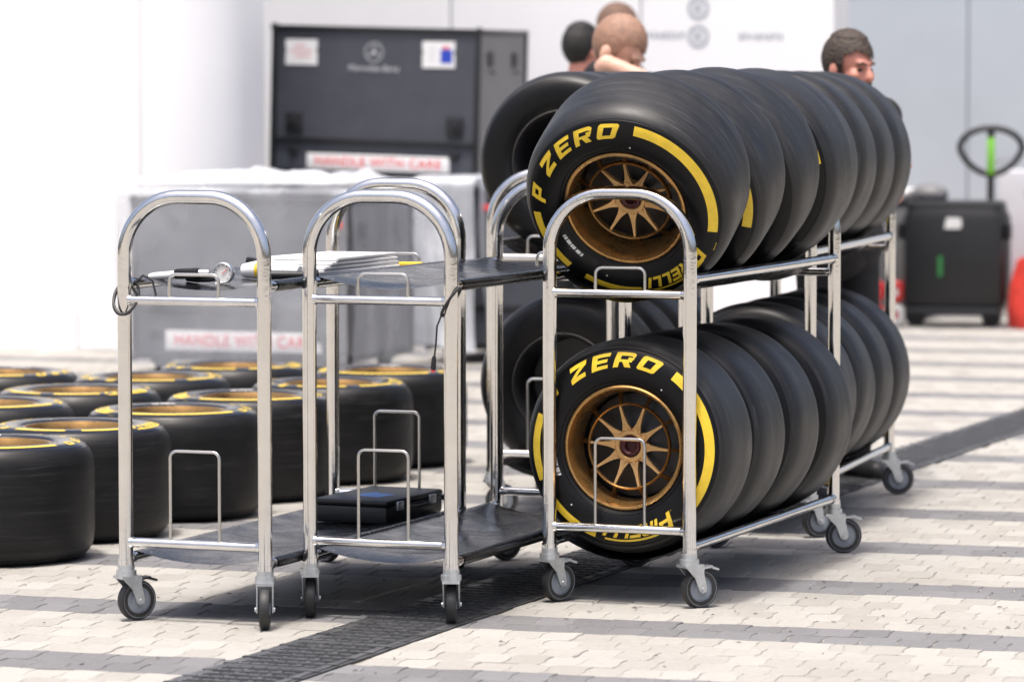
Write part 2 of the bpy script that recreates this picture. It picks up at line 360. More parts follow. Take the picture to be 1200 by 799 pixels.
for k in range(nb):
    y = .034 + (GL-.068)*k/(nb-1); gm.box((0, y, -.0005), (iw*2-.05, .034, .0096))
    for q in range(-3, 4): gm.box((q*iw*.27 + (.02 if k % 2 else -.02), y, .005), (.034, .022, .003))
gme = gm.mesh('grate', 'iron', smooth=False)
for k in range(int(DL/GL)): obj('grate', gme, drain, (0, k*GL, rng.uniform(-.001, .001)))

# ------------------------------------------------------------------ racing wheels
SIDE = [(.181, -.117), (.186, -.124), (.196, -.131), (.212, -.1365), (.235, -.140), (.258, -.1395), (.278, -.1355), (.293, -.1295), (.303, -.122)]
SHO = [(.303, -.122), (.312, -.112), (.3195, -.099), (.3248, -.084), (.3282, -.066), (.3296, -.045), (.330, -.02), (.330, 0)]
SIDE = [(r if r < .2 else .2+(r-.2)*(.3235-.2)/(.33-.2), y) for r, y in SIDE]; SHO = [(.2+(r-.2)*(.3235-.2)/(.33-.2), y) for r, y in SHO]
def wide(p, k): return [(r, y - k if y < -.001 else y) for r, y in p]
def side_y(r, k):
    p = wide(SIDE, k)
    for (r0, y0), (r1, y1) in zip(p, p[1:]):
        if r0 <= r <= r1: return y0 + (y1-y0)*(r-r0)/(r1-r0)
    return p[-1][1]
def tyre_mesh(k):
    b = MB(); s = wide(SIDE, k); t = wide(SHO, k)
    b.lathe(s, 112, mi=0); b.lathe([(r, -y) for r, y in s], 112, mi=0)
    b.lathe(t + [(r, -y) for r, y in t[::-1][1:]], 112, mi=1)
    # moulded rings on the sidewall
    for rr in (.2005, .294):
        y = side_y(rr, k); b.lathe([(rr-.0018, y+.001), (rr, y-.0016), (rr+.0018, y+.001)], 112, mi=0)
    return b.mesh('tyre', ['sidewall_new' if k > .04 else 'sidewall', 'tread_dark' if k > .04 else 'tread'])
def rim_mesh(k):
    b = MB(); P = [(.1835, -.119), (.1872, -.124), (.1862, -.1295), (.1815, -.1325), (.1765, -.1305), (.1725, -.122), (.1685, -.108), (.1655, -.085)]
    P = [(r, y-k) for r, y in P] + [(.163, -.05), (.1615, 0), (.163, .06)] + [(.169, .108+k), (.177, .124+k), (.1835, .1315+k), (.1872, .126+k), (.1835, .119+k)]
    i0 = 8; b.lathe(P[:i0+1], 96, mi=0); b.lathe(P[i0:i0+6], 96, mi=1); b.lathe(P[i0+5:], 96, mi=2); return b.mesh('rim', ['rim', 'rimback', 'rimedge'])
def ring_mesh(k):
    b = MB(); y = -.082-k; b.lathe([(.1235, y), (.1265, y-.004), (.1300, y), (.1290, y+.02), (.1245, y+.02)], 72, closed=True); return b.mesh('spoke_ring', 'rim')
def spoke_mesh(k):
    b = MB(); y = -.066-k
    pts = [(.046, -.0155), (.056, -.0115), (.070, -.0072), (.096, -.0044), (.1255, -.0030), (.1255, .0030), (.096, .0044), (.070, .0072), (.056, .0115), (.046, .0155)]
    n = len(pts); vs = []
    for yy in (y, y+.013):
        for x, z in pts: vs.append((x, yy - .012*(x-.046)/.08, z))
    b.add(vs, [tuple(range(n)), tuple(range(n, 2*n))[::-1]] + [(i, n+i, n+(i+1) % n, (i+1) % n) for i in range(n)])
    o2 = [(.1285, -.005), (.150, -.006), (.1645, -.0095), (.1645, .0095), (.150, .006), (.1285, .005)]; vs = []
    for dy in (0, .012):
        for x, z in o2: vs.append((x, y-.006 + dy + .030*(x-.1285)/.036, z))
    n = len(o2); b.add(vs, [tuple(range(n)), tuple(range(n, 2*n))[::-1]] + [(i, n+i, n+(i+1) % n, (i+1) % n) for i in range(n)], 1)
    return b.mesh('spoke', ['spoke', 'spokeshade'], smooth=False)
def hub_mesh(k):
    b = MB(); y = -.066-k; b.lathe([(.033, y+.03), (.033, y-.002), (.036, y-.005), (.046, y-.005), (.050, y), (.050, y+.03)], 40)
    for q in range(10):
        a = 2*math.pi*(q+.5)/10; cx, cz = .0505*math.cos(a), .0505*math.sin(a)
        b.lathe([(.0001, -.004), (.0055, -.004), (.0065, .0), (.0065, .02)], 10, c=(cx, y, cz))
    return b.mesh('hub', 'spoke')
def nut_mesh(k):
    b = MB(); y = -.066-k; b.lathe([(.0001, y+.012), (.016, y+.012), (.017, y-.004), (.024, y-.008), (.030, y-.006), (.0325, y+.002), (.0325, y+.03)], 24)
    b.lathe([(.0001, y+.03), (.155, y+.055), (.16, y+.06)], 48, mi=1); return b.mesh('wheel_nut', ['nut', 'casedark'])
# lettering on the sidewall: strokes in a unit box, bent round the wheel
def letter(ch):
    q = lambda x0, z0, x1, z1: [(x0, z0), (x1, z0), (x1, z1), (x0, z1)]
    L = {'Z': (1.15, [q(.05, .73, 1.15, 1), [(0, .27), (.42, .27), (1.15, .73), (.73, .73)], q(0, 0, 1.10, .27)]),
         'E': (1.1, [q(0, 0, .34, 1), q(.34, .77, 1.1, 1), q(.34, .40, 1.0, .61), q(.34, 0, 1.1, .23)]),
         'R': (1.15, [q(0, 0, .34, 1), q(.34, .77, .98, 1), [(.98, .74), (1.15, .68), (1.15, .90), (.98, 1)], q(.80, .52, 1.15, .68), q(.34, .36, 1.10, .52), [(.52, .36), (.78, 0), (1.2, 0), (.92, .36)]]),
         'O': (1.2, [q(0, .1, .34, .9), [(0, .9), (.34, .77), (.34, 1), (.12, 1)], q(.34, .77, .86, 1), q(.34, 0, .86, .23), [(.12, 0), (.34, 0), (.34, .23), (0, .1)], q(.86, .1, 1.2, .9), [(.86, .77), (1.2, .9), (1.08, 1), (.86, 1)], [(.86, 0), (1.08, 0), (1.2, .1), (.86, .23)]]),
         'P': (1.05, [q(0, 0, .34, 1), q(.34, .77, 1.05, 1), q(.74, .52, 1.05, .77), q(.34, .32, 1.05, .52)]),
         'I': (.34, [q(0, 0, .34, 1)]), 'L': (.95, [q(0, 0, .34, 1), q(.34, 0, .95, .24)])}
    return L[ch]
def bend(b, polys, ang0, r0, hgt, k, slant=.40, wscale=1., lift=.0009):
    rm = r0 + hgt/2
    for quad in polys:
        a, c, d, e = [Vector(p) for p in quad]; nu = 7; nv = 3; vs = []; fs = []
        for i in range(nu+1):
            for j in range(nv+1):
                u, v = i/nu, j/nv; p = (a*(1-u)+c*u)*(1-v) + (e*(1-u)+d*u)*v
                th = ang0 - (p.x*wscale + slant*p.y)*hgt/rm; r = r0 + p.y*hgt
                vs.append((r*math.cos(th), side_y(r, k)-lift, r*math.sin(th)))
        for i in range(nu):
            for j in range(nv): fs.append((i*(nv+1)+j, (i+1)*(nv+1)+j, (i+1)*(nv+1)+j+1, i*(nv+1)+j+1))
        b.add(vs, fs)
def zero_mesh(k):
    b = MB(); r0, hg = (.2415, .0445) if k < .04 else (.246, .032)
    for ch, mid in (('P', 168), ('Z', 144.5), ('E', 127.5), ('R', 111), ('O', 93.5)):
        w, ps = letter(ch); ws = 1.15 if ch != 'P' else .95
        bend(b, ps, R(mid) + (w*ws/2+.2)*hg/(r0+hg/2), r0, hg, k, wscale=ws)
    return b.mesh('lettering', 'yellow')
def maker_mesh(k):
    b = MB(); r0, hg = .233, .037; x = 0; ang = R(-29)
    w, ps = letter('P'); bend(b, ps, ang, r0, hg*1.25, k, wscale=.9); x = 1.25*1.05*hg
    for ch in 'IRELLI':
        w, ps = letter(ch); bend(b, ps, ang - x/(r0+hg/2), r0, hg, k, wscale=.8); x += (w*.8+.14)*hg
    tot = x/(r0+hg/2)
    for rr, w_ in ((r0+hg*1.12, .0062),):                 # the P's long roof over the other letters
        n = 30
        for q in range(n):
            a0 = ang - R(8) - (tot-R(8))*q/n; a1 = ang - R(8) - (tot-R(8))*(q+1)/n
            vs = [(r*math.cos(a), side_y(r, k)-.0009, r*math.sin(a)) for a, r in ((a0, rr), (a1, rr), (a1, rr+w_), (a0, rr+w_))]; b.add(vs, [(0, 1, 2, 3)])
    # pointed nose of the P
    r1, r2 = r0, r0+hg*1.25+.012
    pts = [(ang+R(1.0), r1), (ang+R(1.0), r2), (ang+R(6.5), r2), ]
    b.add([(r*math.cos(a), side_y(r, k)-.0009, r*math.sin(a)) for a, r in pts], [(0, 1, 2)])
    return b.mesh('lettering', 'yellow')
def band_mesh(k, a0, a1, r0, r1):
    b = MB(); n = max(4, int(abs(a0-a1)/2.5)); vs = []; fs = []
    for i in range(n+1):
        a = R(a0 + (a1-a0)*i/n)
        for j in range(4):
            r = r0 + (r1-r0)*j/3; vs.append((r*math.cos(a), side_y(r, k)-.0009, r*math.sin(a)))
    for i in range(n):
        for j in range(3): fs.append((i*4+j, (i+1)*4+j, (i+1)*4+j+1, i*4+j+1))
    return b.add(vs, fs).mesh('yellow_band', 'yellow')
def tiny_mesh(k):
    b = MB()
    for q in range(9):
        w = (.5, .8, .4, .7, .6, .8, .5, .6, .4)[q]; bend(b, [[(0, 0), (w, 0), (w, .8), (0, .8)]], R(226) - q*.9*.011/.215, .212, .013, k, slant=.1)
    for a, r in ((R(78), .212), (R(250), .235)):
        bend(b, [[(0, 0), (1, 0), (1, 1), (0, 1)]], a, r, .0045, k, slant=0)
    return b.mesh('small_print', 'whiteprint')
WK = {}
for key, k in (('front', .026), ('rear', .052)):
    WK[key] = dict(tyre=tyre_mesh(k), rim=rim_mesh(k), ring=ring_mesh(k), spoke=spoke_mesh(k), hub=hub_mesh(k), nut=nut_mesh(k), zero=zero_mesh(k), maker=maker_mesh(k),
                   bands=[band_mesh(k, 76, -15, .258, .286), band_mesh(k, 182, 224, .262, .286), band_mesh(k, 236, 274, .262, .284)] if k < .04 else [band_mesh(k, 76, -15, .258, .272), band_mesh(k, 182, 224, .258, .271), band_mesh(k, 236, 274, .258, .271)], tiny=tiny_mesh(k))
def wheel(kind, label, loc, rot, spin=0., full=True, group=None):
    W = WK[kind]; t = thing('racing_wheel', label, 'racing wheel', loc, (0, 0, 0), group)
    Rm = Euler(rot, 'XYZ').to_matrix() @ Matrix.Rotation(-spin, 3, 'Y'); t.rotation_euler = Rm.to_euler()
    ty = obj('tyre', W['tyre'], t)
    obj('lettering', W['zero'], ty)
    if full: obj('lettering', W['maker'], ty)
    for bm_ in W['bands']: obj('yellow_band', bm_, ty)
    rm = obj('rim', W['rim'], t); obj('wheel_nut', W['nut'], rm)
    if full:
        obj('small_print', W['tiny'], ty)['kind'] = 'stuff'; obj('spoke_ring', W['ring'], rm); obj('hub', W['hub'], rm)
        for q in range(10): obj('spoke', W['spoke'], rm, rot=(0, R(36*q + 18), 0))
    return t

# ------------------------------------------------------------------ tyre trolleys
TW, TLN = .22, 1.52
def arch_path():
    P = [(-TW, 0, .150)]
    for z in (.3, .6, .9): P.append((-TW, 0, z))
    rc = .172
    for i in range(13):
        a = math.pi - math.pi/2*i/12; P.append((-TW+rc + rc*math.cos(a), 0, 1.228-rc + rc*math.sin(a)))
    for i in range(13):
        a = math.pi/2 - math.pi/2*i/12; P.append((TW-rc + rc*math.cos(a), 0, 1.228-rc + rc*math.sin(a)))
    for z in (.9, .6, .3, .150): P.append((TW, 0, z))
    return P
am = MB(); am.tube(arch_path(), .0205, 20)
for s in (-1, 1):
    for z in (.165,): am.tube([(s*TW, 0, z-.006), (s*TW, 0, z+.014)], .0228, 20)
    for z in (1.03, .905): am.tube([(s*TW, 0, z), (s*TW, 0, z+.003)], .0212, 20)
ARCH = am.mesh('end_arch', 'chrome')
CB = MB().tube([(-TW, 0, 0), (TW, 0, 0)], .0135, 14).tube([(-TW, 0, 0), (-TW+.022, 0, 0), (-TW+.026, 0, 0)], [.0165, .0162, .0137], 14).tube([(TW-.026, 0, 0), (TW-.022, 0, 0), (TW, 0, 0)], [.0137, .0162, .0165], 14).mesh('crossbar', 'chrome')
def rail_mesh(bow):
    P = [(0, y0_, -bow*(1-((y0_-TLN/2)/(TLN/2))**2)) for y0_ in [TLN*i/12 for i in range(13)]]
    m = MB().tube(P, .0145, 14); m.tube([(0, .018, 0), (0, .040, 0)], .0185, 14); m.tube([(0, TLN-.040, 0), (0, TLN-.018, 0)], .0185, 14)
    return m.mesh('side_rail', 'chrome')
RAIL = rail_mesh(0)
RAILB = rail_mesh(.012)
def hoop_mesh(h):
    w, rc = .0775, .02; P = [(-w, 0, 0), (-w, 0, h-rc)]
    for i in range(1, 6): a = math.pi - math.pi/2*i/5; P.append((-w+rc+rc*math.cos(a), 0, h-rc+rc*math.sin(a)))
    for i in range(0, 6): a = math.pi/2 - math.pi/2*i/5; P.append((w-rc+rc*math.cos(a), 0, h-rc+rc*math.sin(a)))
    P += [(w, 0, 0)]; return MB().tube(P, .0047, 10).mesh('wire_hoop', 'wire')
HOOPT, HOOPB = hoop_mesh(.076), hoop_mesh(.268)
def sheet_mesh(sag, wrap, seed, inset=.065):
    b = MB(); nx, ny = 22, 40; vs = []; fs = []; rr = .0165
    prof = []
    if wrap:
        for i in range(7): a = R(-100 - 170*i/6 + 0); prof.append((-TW + rr*math.cos(a), rr*math.sin(a)))
    else: prof.append((-TW - .003, rr))
    for i in range(1, nx):
        x = -TW + 2*TW*i/nx; prof.append((x, rr - (sag+rr*.3)*(1-(x/TW)**2)))
    if wrap:
        for i in range(7): a = R(90 - 170*i/6); prof.append((TW + rr*math.cos(a), rr*math.sin(a)))
    else: prof.append((TW+.003, rr))
    m = len(prof)
    for j in range(ny+1):
        y = inset + (TLN-2*inset)*j/ny
        for x, z in prof:
            k = max(0, 1-(x/TW)**2)
            dz = k*(.005*noise.noise((x*6+seed, y*5, seed)) + .0035*noise.noise((x*3, y*14, seed+4))) if not sag > .06 else k*.002*noise.noise((x*6+seed, y*5, seed))
            e = max(0, 1-min(j, ny-j)/3)*k*.012
            vs.append((x, y + (.012*noise.noise((x*5, seed, j*.0)) if j in (0, ny) else 0), z+dz-e))
    for j in range(ny):
        for i in range(m-1): fs.append((j*m+i, j*m+i+1, (j+1)*m+i+1, (j+1)*m+i))
    b.add(vs, fs); return b.mesh('shelf_sheet', 'vinyl', angle=60)
def lace_mesh(seed):
    b = MB(); r_ = random.Random(seed)
    y = .09
    while y < TLN-.1:
        x = -TW + .035; b.tube([(x-.018, y, .010), (x-.004, y+.008, .0085), (x+.016, y+.016, .0015)], .0011, 5); y += .075 + r_.uniform(-.014, .014)
    return b.mesh('lacing', 'lace')
# caster: trailing direction +X, swivel axis at the origin
cf = MB()
cf.tube([(0, 0, .135), (0, 0, .152)], .022, 18); cf.tube([(0, 0, .122), (0, 0, .137)], .027, 18)
cf.box((.004, 0, .119), (.060, .046, .008))
for s in (-1, 1):
    n0 = len(cf.v); pts = [(-.024, .118), (.036, .118), (.034, .100), (.043, .060), (.042, .047), (.030, .043), (.020, .050), (.006, .085)]
    cf.prism(pts, s*.0205-.0017, s*.0205+.0017)
    cf.lathe([(.0001, -.004), (.006, -.004), (.007, 0)] if s < 0 else [(.0001, .004), (.006, .004), (.007, 0)], 10, c=(.032, s*.0225, .0535))
CF = cf.mesh('caster', 'zinc')
cw = MB(); cw.lathe([(.036, -.013), (.0475, -.0135), (.0525, -.0115), (.0545, -.006), (.0548, 0), (.0545, .006), (.0525, .0115), (.0475, .0135), (.036, .013)], 40); CWT = cw.mesh('caster_tyre', 'rubber')
cw = MB(); cw.lathe([(.0478, -.0137), (.0455, -.0132), (.043, -.0085), (.018, -.0095), (.014, -.014), (.0001, -.014)], 40); cw.lathe([(.0478, .0137), (.0455, .0132), (.043, .0085), (.018, .0095), (.014, .014), (.0001, .014)], 40); CWH = cw.mesh('caster_hub', 'castergrey')
cl = MB(); cl.box((.048, 0, .112), (.040, .030, .005), Matrix.Rotation(R(-8), 3, 'Y')); cl.box((.074, 0, .109), (.022, .038, .006), Matrix.Rotation(R(18), 3, 'Y')); CL = cl.mesh('brake_lever', 'zinc', smooth=False)
CLB = CL.copy(); CLB.materials.clear(); CLB.materials.append(M['blackplastic'])

def trolley(label, loc, yaw, sags, wrap, casters, seed, brake=(), bow=0):
    t = thing('tyre_trolley', label, 'trolley', loc, (0, 0, yaw), 'steel tyre trolleys')
    for y in (0, TLN):
        obj('end_arch', ARCH, t, (0, y, 0))
        obj('crossbar', CB, t, (0, y, .930)); obj('crossbar', CB, t, (0, y, .230))
        hx = rng.uniform(-.012, .012)
        obj('wire_hoop', HOOPT, t, (hx, y-.004, .930)); obj('wire_hoop', HOOPB, t, (hx, y-.004, .230))
    for z, sg in ((.975, sags[0]), (.182, sags[1])):
        for s in (-1, 1): obj('side_rail', RAILB if bow and z > .5 else RAIL, t, (s*TW, 0, z))
        sh = obj('shelf_sheet', sheet_mesh(sg, wrap, seed+z), t, (0, 0, z))
        if wrap: obj('lacing', lace_mesh(int(seed+z*10)), sh)['kind'] = 'stuff'
    for i, (sx, y) in enumerate(((-1, 0), (1, 0), (-1, TLN), (1, TLN))):
        c = obj('caster', CF, t, (sx*TW, y, 0), (0, 0, R(casters[i]) - yaw)); c.scale = (1.1, 1.1, 1.08)
        obj('caster_tyre', CWT, c, (.032, 0, .0548)); obj('caster_hub', CWH, c, (.032, 0, .0548))
        if i in brake: obj('brake_lever', CLB if seed == 1 else CL, c)
    return t
A = trolley('empty steel trolley with gauges and papers on its top shelf and a black box below', (-4.99, 10.63, 0), 0, (.018, .016), True, (58, -68, 150, 112), 1, (0,))
B = trolley('empty steel trolley with bare black shelves and a cord hanging from its post', (-4.51, 10.86, 0), 0, (.016, .018), True, (112, 110, 60, 30), 2)
C = trolley('steel trolley loaded with slick tyres whose gold rims face out', (-3.99, 11.46, 0), 0, (.075, .052), False, (62, 52, 48, 26), 3, (0, 1, 3), 0)
D = trolley('loaded steel trolley standing end to end behind the gold-rimmed tyres, beside the bearded man', (-4.190, 13.362, 0), R(5.2), (.075, .052), False, (40, 50, 70, 28), 4, (3,))
E = trolley('loaded steel trolley of tyres turned backwards, beside the tyres lying flat', (-5.007, 13.653, 0), R(5.2), (.075, .052), False, (40, 100, 70, 28), 5)

# wheels on the trolleys
def on(tr, s, x=0.):
    y_ = tr.rotation_euler.z; return (tr.location.x - s*math.sin(y_) + x*math.cos(y_), tr.location.y + s*math.cos(y_) + x*math.sin(y_))
ords = ('first', 'second', 'third', 'last')
GW = 'racing wheels racked on the trolleys'
x, y = on(C, .172)
wheel('front', 'leaning slick tyre with gold rim behind the arch on the top shelf', (x, y, 1.250), (R(27), 0, R(2)), 0, True, GW)
for k, (s, lean, sp) in enumerate(((.530, 22, R(-3)), (.900, 17, R(30)), (1.285, 7, R(24)))):
    x, y = on(C, s)
    wheel('front', ['second tyre behind the leaning gold-rimmed tyre on the top shelf', 'third tyre behind the leaning gold-rimmed tyre on the top shelf', 'last tyre of the top shelf row that starts with the leaning tyre'][k], (x, y, 1.255 + .01*k - .006*(k == 2)), (R(-lean if k == 1 else lean), 0, R(1.5) + (math.pi if k == 1 else 0)), sp, False, GW)
for k, s in enumerate((.195, .535, .905, 1.295)):
    x, y = on(C, s)
    wheel('front', ['upright slick tyre with gold star-spoked rim behind the wire hoop on the bottom shelf', 'second tyre behind the gold star-spoked wheel on the bottom shelf', 'third tyre behind the gold star-spoked wheel on the bottom shelf', 'last tyre of the bottom shelf row that starts with the gold star-spoked wheel'][k], (x, y, .4680), (R((0, 1, 2, 1)[k]), 0, R(.5*k) + (math.pi if k else 0)), R(-22) if k == 0 else R((0, 250, 120, 165)[k]), k == 0, GW)
for k, s in enumerate((.22, .58, .94, 1.29)):
    for lv, z in (('top', 1.267), ('bottom', .4680)):
        x, y = on(D, s)
        wheel('front', '%s tyre on the %s shelf of the trolley beside the bearded man' % (ords[k], lv), (x, y, z), (R((4, 3, 2, 1)[k]), 0, D.rotation_euler.z + math.pi), R(50*k+20), False, GW)
        x, y = on(E, s + .08)
        wheel('front', '%s tyre on the %s shelf of the trolley of tyres turned backwards' % (('first', 'second', 'third', 'last')[k], lv), (x, y, z), (0, 0, E.rotation_euler.z + math.pi), R(70*k+140), False, GW)

# wheels lying on the ground, gold rims up
GL_ = 'racing wheels lying flat on the paving'
col1 = [(-6.30, 11.89), (-6.345, 12.57), (-6.32, 13.29), (-6.34, 13.98), (-6.31, 14.69), (-6.36, 15.40)]
col2 = [(-7.09, 13.32), (-7.06, 14.00), (-7.10, 14.72), (-7.06, 15.42)]
col3 = [(-7.76, 14.02), (-7.78, 14.74)]
ordn = ['first', 'second', 'third', 'fourth', 'fifth', 'sixth']
r2 = random.Random(11)
for ci, cc in enumerate((col1, col2, col3)):
    for k, (x, y) in enumerate(cc):
        row = ('beside the empty trolleys', 'between the other two rows', 'by the white wall')[ci]
        wheel('rear', 'wide tyre lying flat with rim up, %s in the row %s' % (ordn[k], row), (x, y, .1940), (R(-90), 0, 0), R((-94 if r2.random() < .6 else 66) + r2.uniform(-28, 28)), True, GL_)

# ------------------------------------------------------------------ things on and around the empty trolleys
def z_top(t, x, base=.975): return base + .0165 - .023*(1-((x-t.location.x)/TW)**2)
# tyre pressure gauge
gx, gy = -4.975, 10.80; gz = z_top(A, gx)
t = thing('pressure_gauge', 'round white pressure gauge with metal bezel lying on the trolley shelf', 'gauge', (gx, gy, gz))
b = MB(); b.lathe([(.0001, .016), (.029, .016), (.031, .010), (.031, -.006), (.0285, -.008), (.0275, -.004)], 36, c=(0, 0, .035)); b.build('bezel', 'zinc', t)
b = MB(); b.lathe([(.0001, -.0035), (.0278, -.0035)], 36, c=(0, 0, .035)); b.build('dial', 'whiteplastic', t)
b = MB(); b.box((.006, -.0055, .040), (.022, .001, .002), Matrix.Rotation(R(-40), 3, 'Y')); b.build('needle', 'redprint', t, smooth=False)
b = MB()
for q in range(9):
    a = R(225 - 33.75*q); b.box((.023*math.cos(a), -.0052, .035 + .023*math.sin(a)), (.005, .0008, .0015), Matrix.Rotation(-a, 3, 'Y'))
b.build('scale_marks', 'casedark', t, smooth=False)
b = MB(); b.tube([(-.024, .002, .02), (-.05, .004, .016), (-.09, .01, .014), (-.125, .02, .016)], .0085, 10); b.build('grip', 'blackplastic', t)
b = MB(); b.tube([(-.004, 0, .006), (-.014, -.004, .004), (-.022, -.004, .002)], .006, 10); b.build('nozzle', 'whiteplastic', t)
# the black-handled tool with a pale shaft
x0, y0 = -5.085, 10.79
t = thing('air_gun', 'black-gripped tool with a pale barrel beside the pressure gauge', 'tool', (x0, y0, z_top(A, x0)+.006), (0, R(-3), R(4)))
b = MB(); b.box((.0, 0, .022), (.075, .036, .030), None, 0, .008); b.build('grip', 'blackplastic', t)
b = MB(); b.tube([(-.035, 0, .020), (-.10, 0, .018), (-.118, 0, .017)], [.012, .011, .009], 14); b.build('barrel', 'whiteplastic', t)
b = MB(); b.tube([(.035, 0, .024), (.065, .004, .022)], .008, 10); b.build('coupling', 'zinc', t)
# yellow-topped cloth, papers, tape
x0, y0 = -4.965, 11.12
t = thing('rolled_cloth', 'white rolled cloth tied with a yellow band behind the pressure gauge', 'cloth', (x0, y0, z_top(A, x0)+.026), (0, 0, R(-10)))
b = MB(); b.tube([(-.10, 0, 0), (-.06, .002, .003), (0, 0, .002), (.06, -.002, .004), (.10, 0, 0)], [.020, .026, .027, .026, .018], 16); b.build('cloth_roll', 'paper', t)
b = MB(); b.tube([(-.045, .001, .003), (-.020, 0, .0025)], .0285, 16); b.build('yellow_tie', 'yellow', t)
x0, y0 = -4.90, 11.05
t = thing('torch', 'black torch with a dark red end cap on the trolley shelf', 'torch', (x0, y0-.08, z_top(A, x0)+.006), (0, 0, R(12)))
b = MB(); b.tube([(.0, 0, .013), (.12, 0, .013), (.14, 0, .013)], [.0125, .0125, .016], 16); b.build('torch_body', 'blackplastic', t); M['nut2'] = mat('dark_red_cap', (.22, .015, .02), .4)
b = MB(); b.tube([(-.022, 0, .0135), (.0, 0, .0135)], .0155, 16); b.build('end_cap', 'nut2', t)
x0, y0 = -5.02, 11.66
t = thing('clipboard_stack', 'flat white folders with black clip stacked on the trolley shelf', 'folders', (x0, y0, z_top(A, x0)), (0, 0, R(-7)))
for q in range(4):
    b = MB(); b.box((q*.006-.01, q*.01, .010 + q*.0125), (.27-.01*q, .46-.02*q, .0105), Matrix.Rotation(R(q*2-3), 3, 'Z'), 0, .002); b.build('folder', 'whiteplastic' if q % 2 else 'paper', t)
b = MB(); b.box((-.10, -.235, .034), (.085, .03, .022), Matrix.Rotation(R(10), 3, 'Y'), 0, .004); b.build('clip', 'blackplastic', t)
x0, y0 = -4.93, 12.02
t = tag(MB().box((0, 0, .008), (.16, .035, .014), None, 0, .004).build('yellow_strap', 'yellow', None, (x0, y0, z_top(A, x0)), (0, 0, R(8))), 'short yellow strap beside the white folders', 'strap')
# black toolcase below
x0, y0 = -4.955, 11.92; zb = .182+.0165-.022
t = thing('tool_case', 'flat black case with a blue sticker on the lower trolley shelf', 'case', (x0, y0, zb), (0, 0, R(-3)))
b = MB(); b.box((0, 0, .034), (.255, .42, .056), None, 0, .012); b.build('case_base', 'blackplastic', t)
b = MB(); b.box((0, 0, .071), (.258, .423, .020), None, 0, .009); lid = b.build('case_lid', 'blackplastic', t)
b = MB(); b.add([(-.03, -.10, .0817), (.055, -.12, .0817), (.07, -.02, .0817), (.0, .0, .0817), (-.02, .03, .0817), (-.045, -.03, .0817)], [(0, 1, 2, 3, 4, 5)]); b.build('blue_sticker', 'bluetape', lid, smooth=False)
for q in (-.12, .12): b = MB(); b.box((.131, q, .058), (.010, .045, .028), None, 0, .003); b.build('latch', 'zinc', t)
b = MB(); b.tube([(.128, -.05, .05), (.150, -.045, .05), (.150, .045, .05), (.128, .05, .05)], .005, 8); b.build('handle', 'blackplastic', t)

def helix(c, r, turns, pitch, n=18, tilt=(0, 0), ph=0):
    P = []
    for i in range(int(turns*n)+1):
        a = ph + 2*math.pi*i/n; P.append((c[0]+r*math.cos(a) + rng.uniform(-.0015, .0015), c[1]+r*math.sin(a), c[2]+pitch*i/n + tilt[0]*math.cos(a) + tilt[1]*math.sin(a)))
    return P
# coiled cable on the left post of the first trolley
t = thing('coiled_cable', 'loop of black cable slung round the gauge trolley post', 'cable', (-5.21, 10.63, .95))
b = MB(); P = []
for i in range(40):
    a = 2*math.pi*i/39*1.5; P.append((.005 + .036*math.cos(a + 2.4), .036*math.sin(a+2.4), -.012 + .048*math.cos(a*.98 + .8)))
b.tube(P, .0045, 8); b.build('cable_loop', 'rubber', t)
b = MB(); b.tube([(.028, .01, .03), (.05, .02, .05), (.075, .03, .035), (.085, .03, -.005), (.07, .02, -.03), (.06, .02, -.01)], .0035, 8); b.build('cable_end', 'rubber', t)
b = MB(); b.tube([(.028, -.01, .02), (.04, .0, -.005), (.046, .0, -.028)], .004, 8); b.build('cable_end', 'rubber', t)
# cord on the second trolley
t = thing('hanging_cord', 'black cord with a red-tipped plug hanging from the empty trolley post', 'cord', (-4.29, 10.86, .90))
b = MB(); P = []
for i in range(30):
    a = 2*math.pi*i/29; P.append((.027*math.cos(a), .027*math.sin(a), .03 + .040*math.cos(a)))
b.tube(P, .0045, 8); b.build('cord_loop', 'rubber', t)
b = MB(); b.tube([(-.027, -.008, -.01), (-.036, -.018, -.04), (-.040, -.016, -.09), (-.046, -.014, -.13)], .0028, 8); b.build('cord', 'rubber', t)
b = MB(); b.tube([(-.046, -.014, -.125), (-.047, -.014, -.135), (-.049, -.014, -.158), (-.049, -.014, -.166)], [.0045, .007, .008, .006], 10); b.build('plug', 'blackplastic', t)
b = MB(); b.tube([(-.049, -.014, -.165), (-.0495, -.014, -.172)], [.007, .005], 10); b.build('plug_tip', 'redprint', t)
# small black clamp on the first trolley's far post
t = tag(MB().box((0, 0, 0), (.03, .034, .06), Matrix.Rotation(R(15), 3, 'Y'), 0, .006).build('clamp', 'blackplastic', None, (-5.185, 12.12, .955)), 'small black clamp on the far post of the gauge trolley', 'clamp')

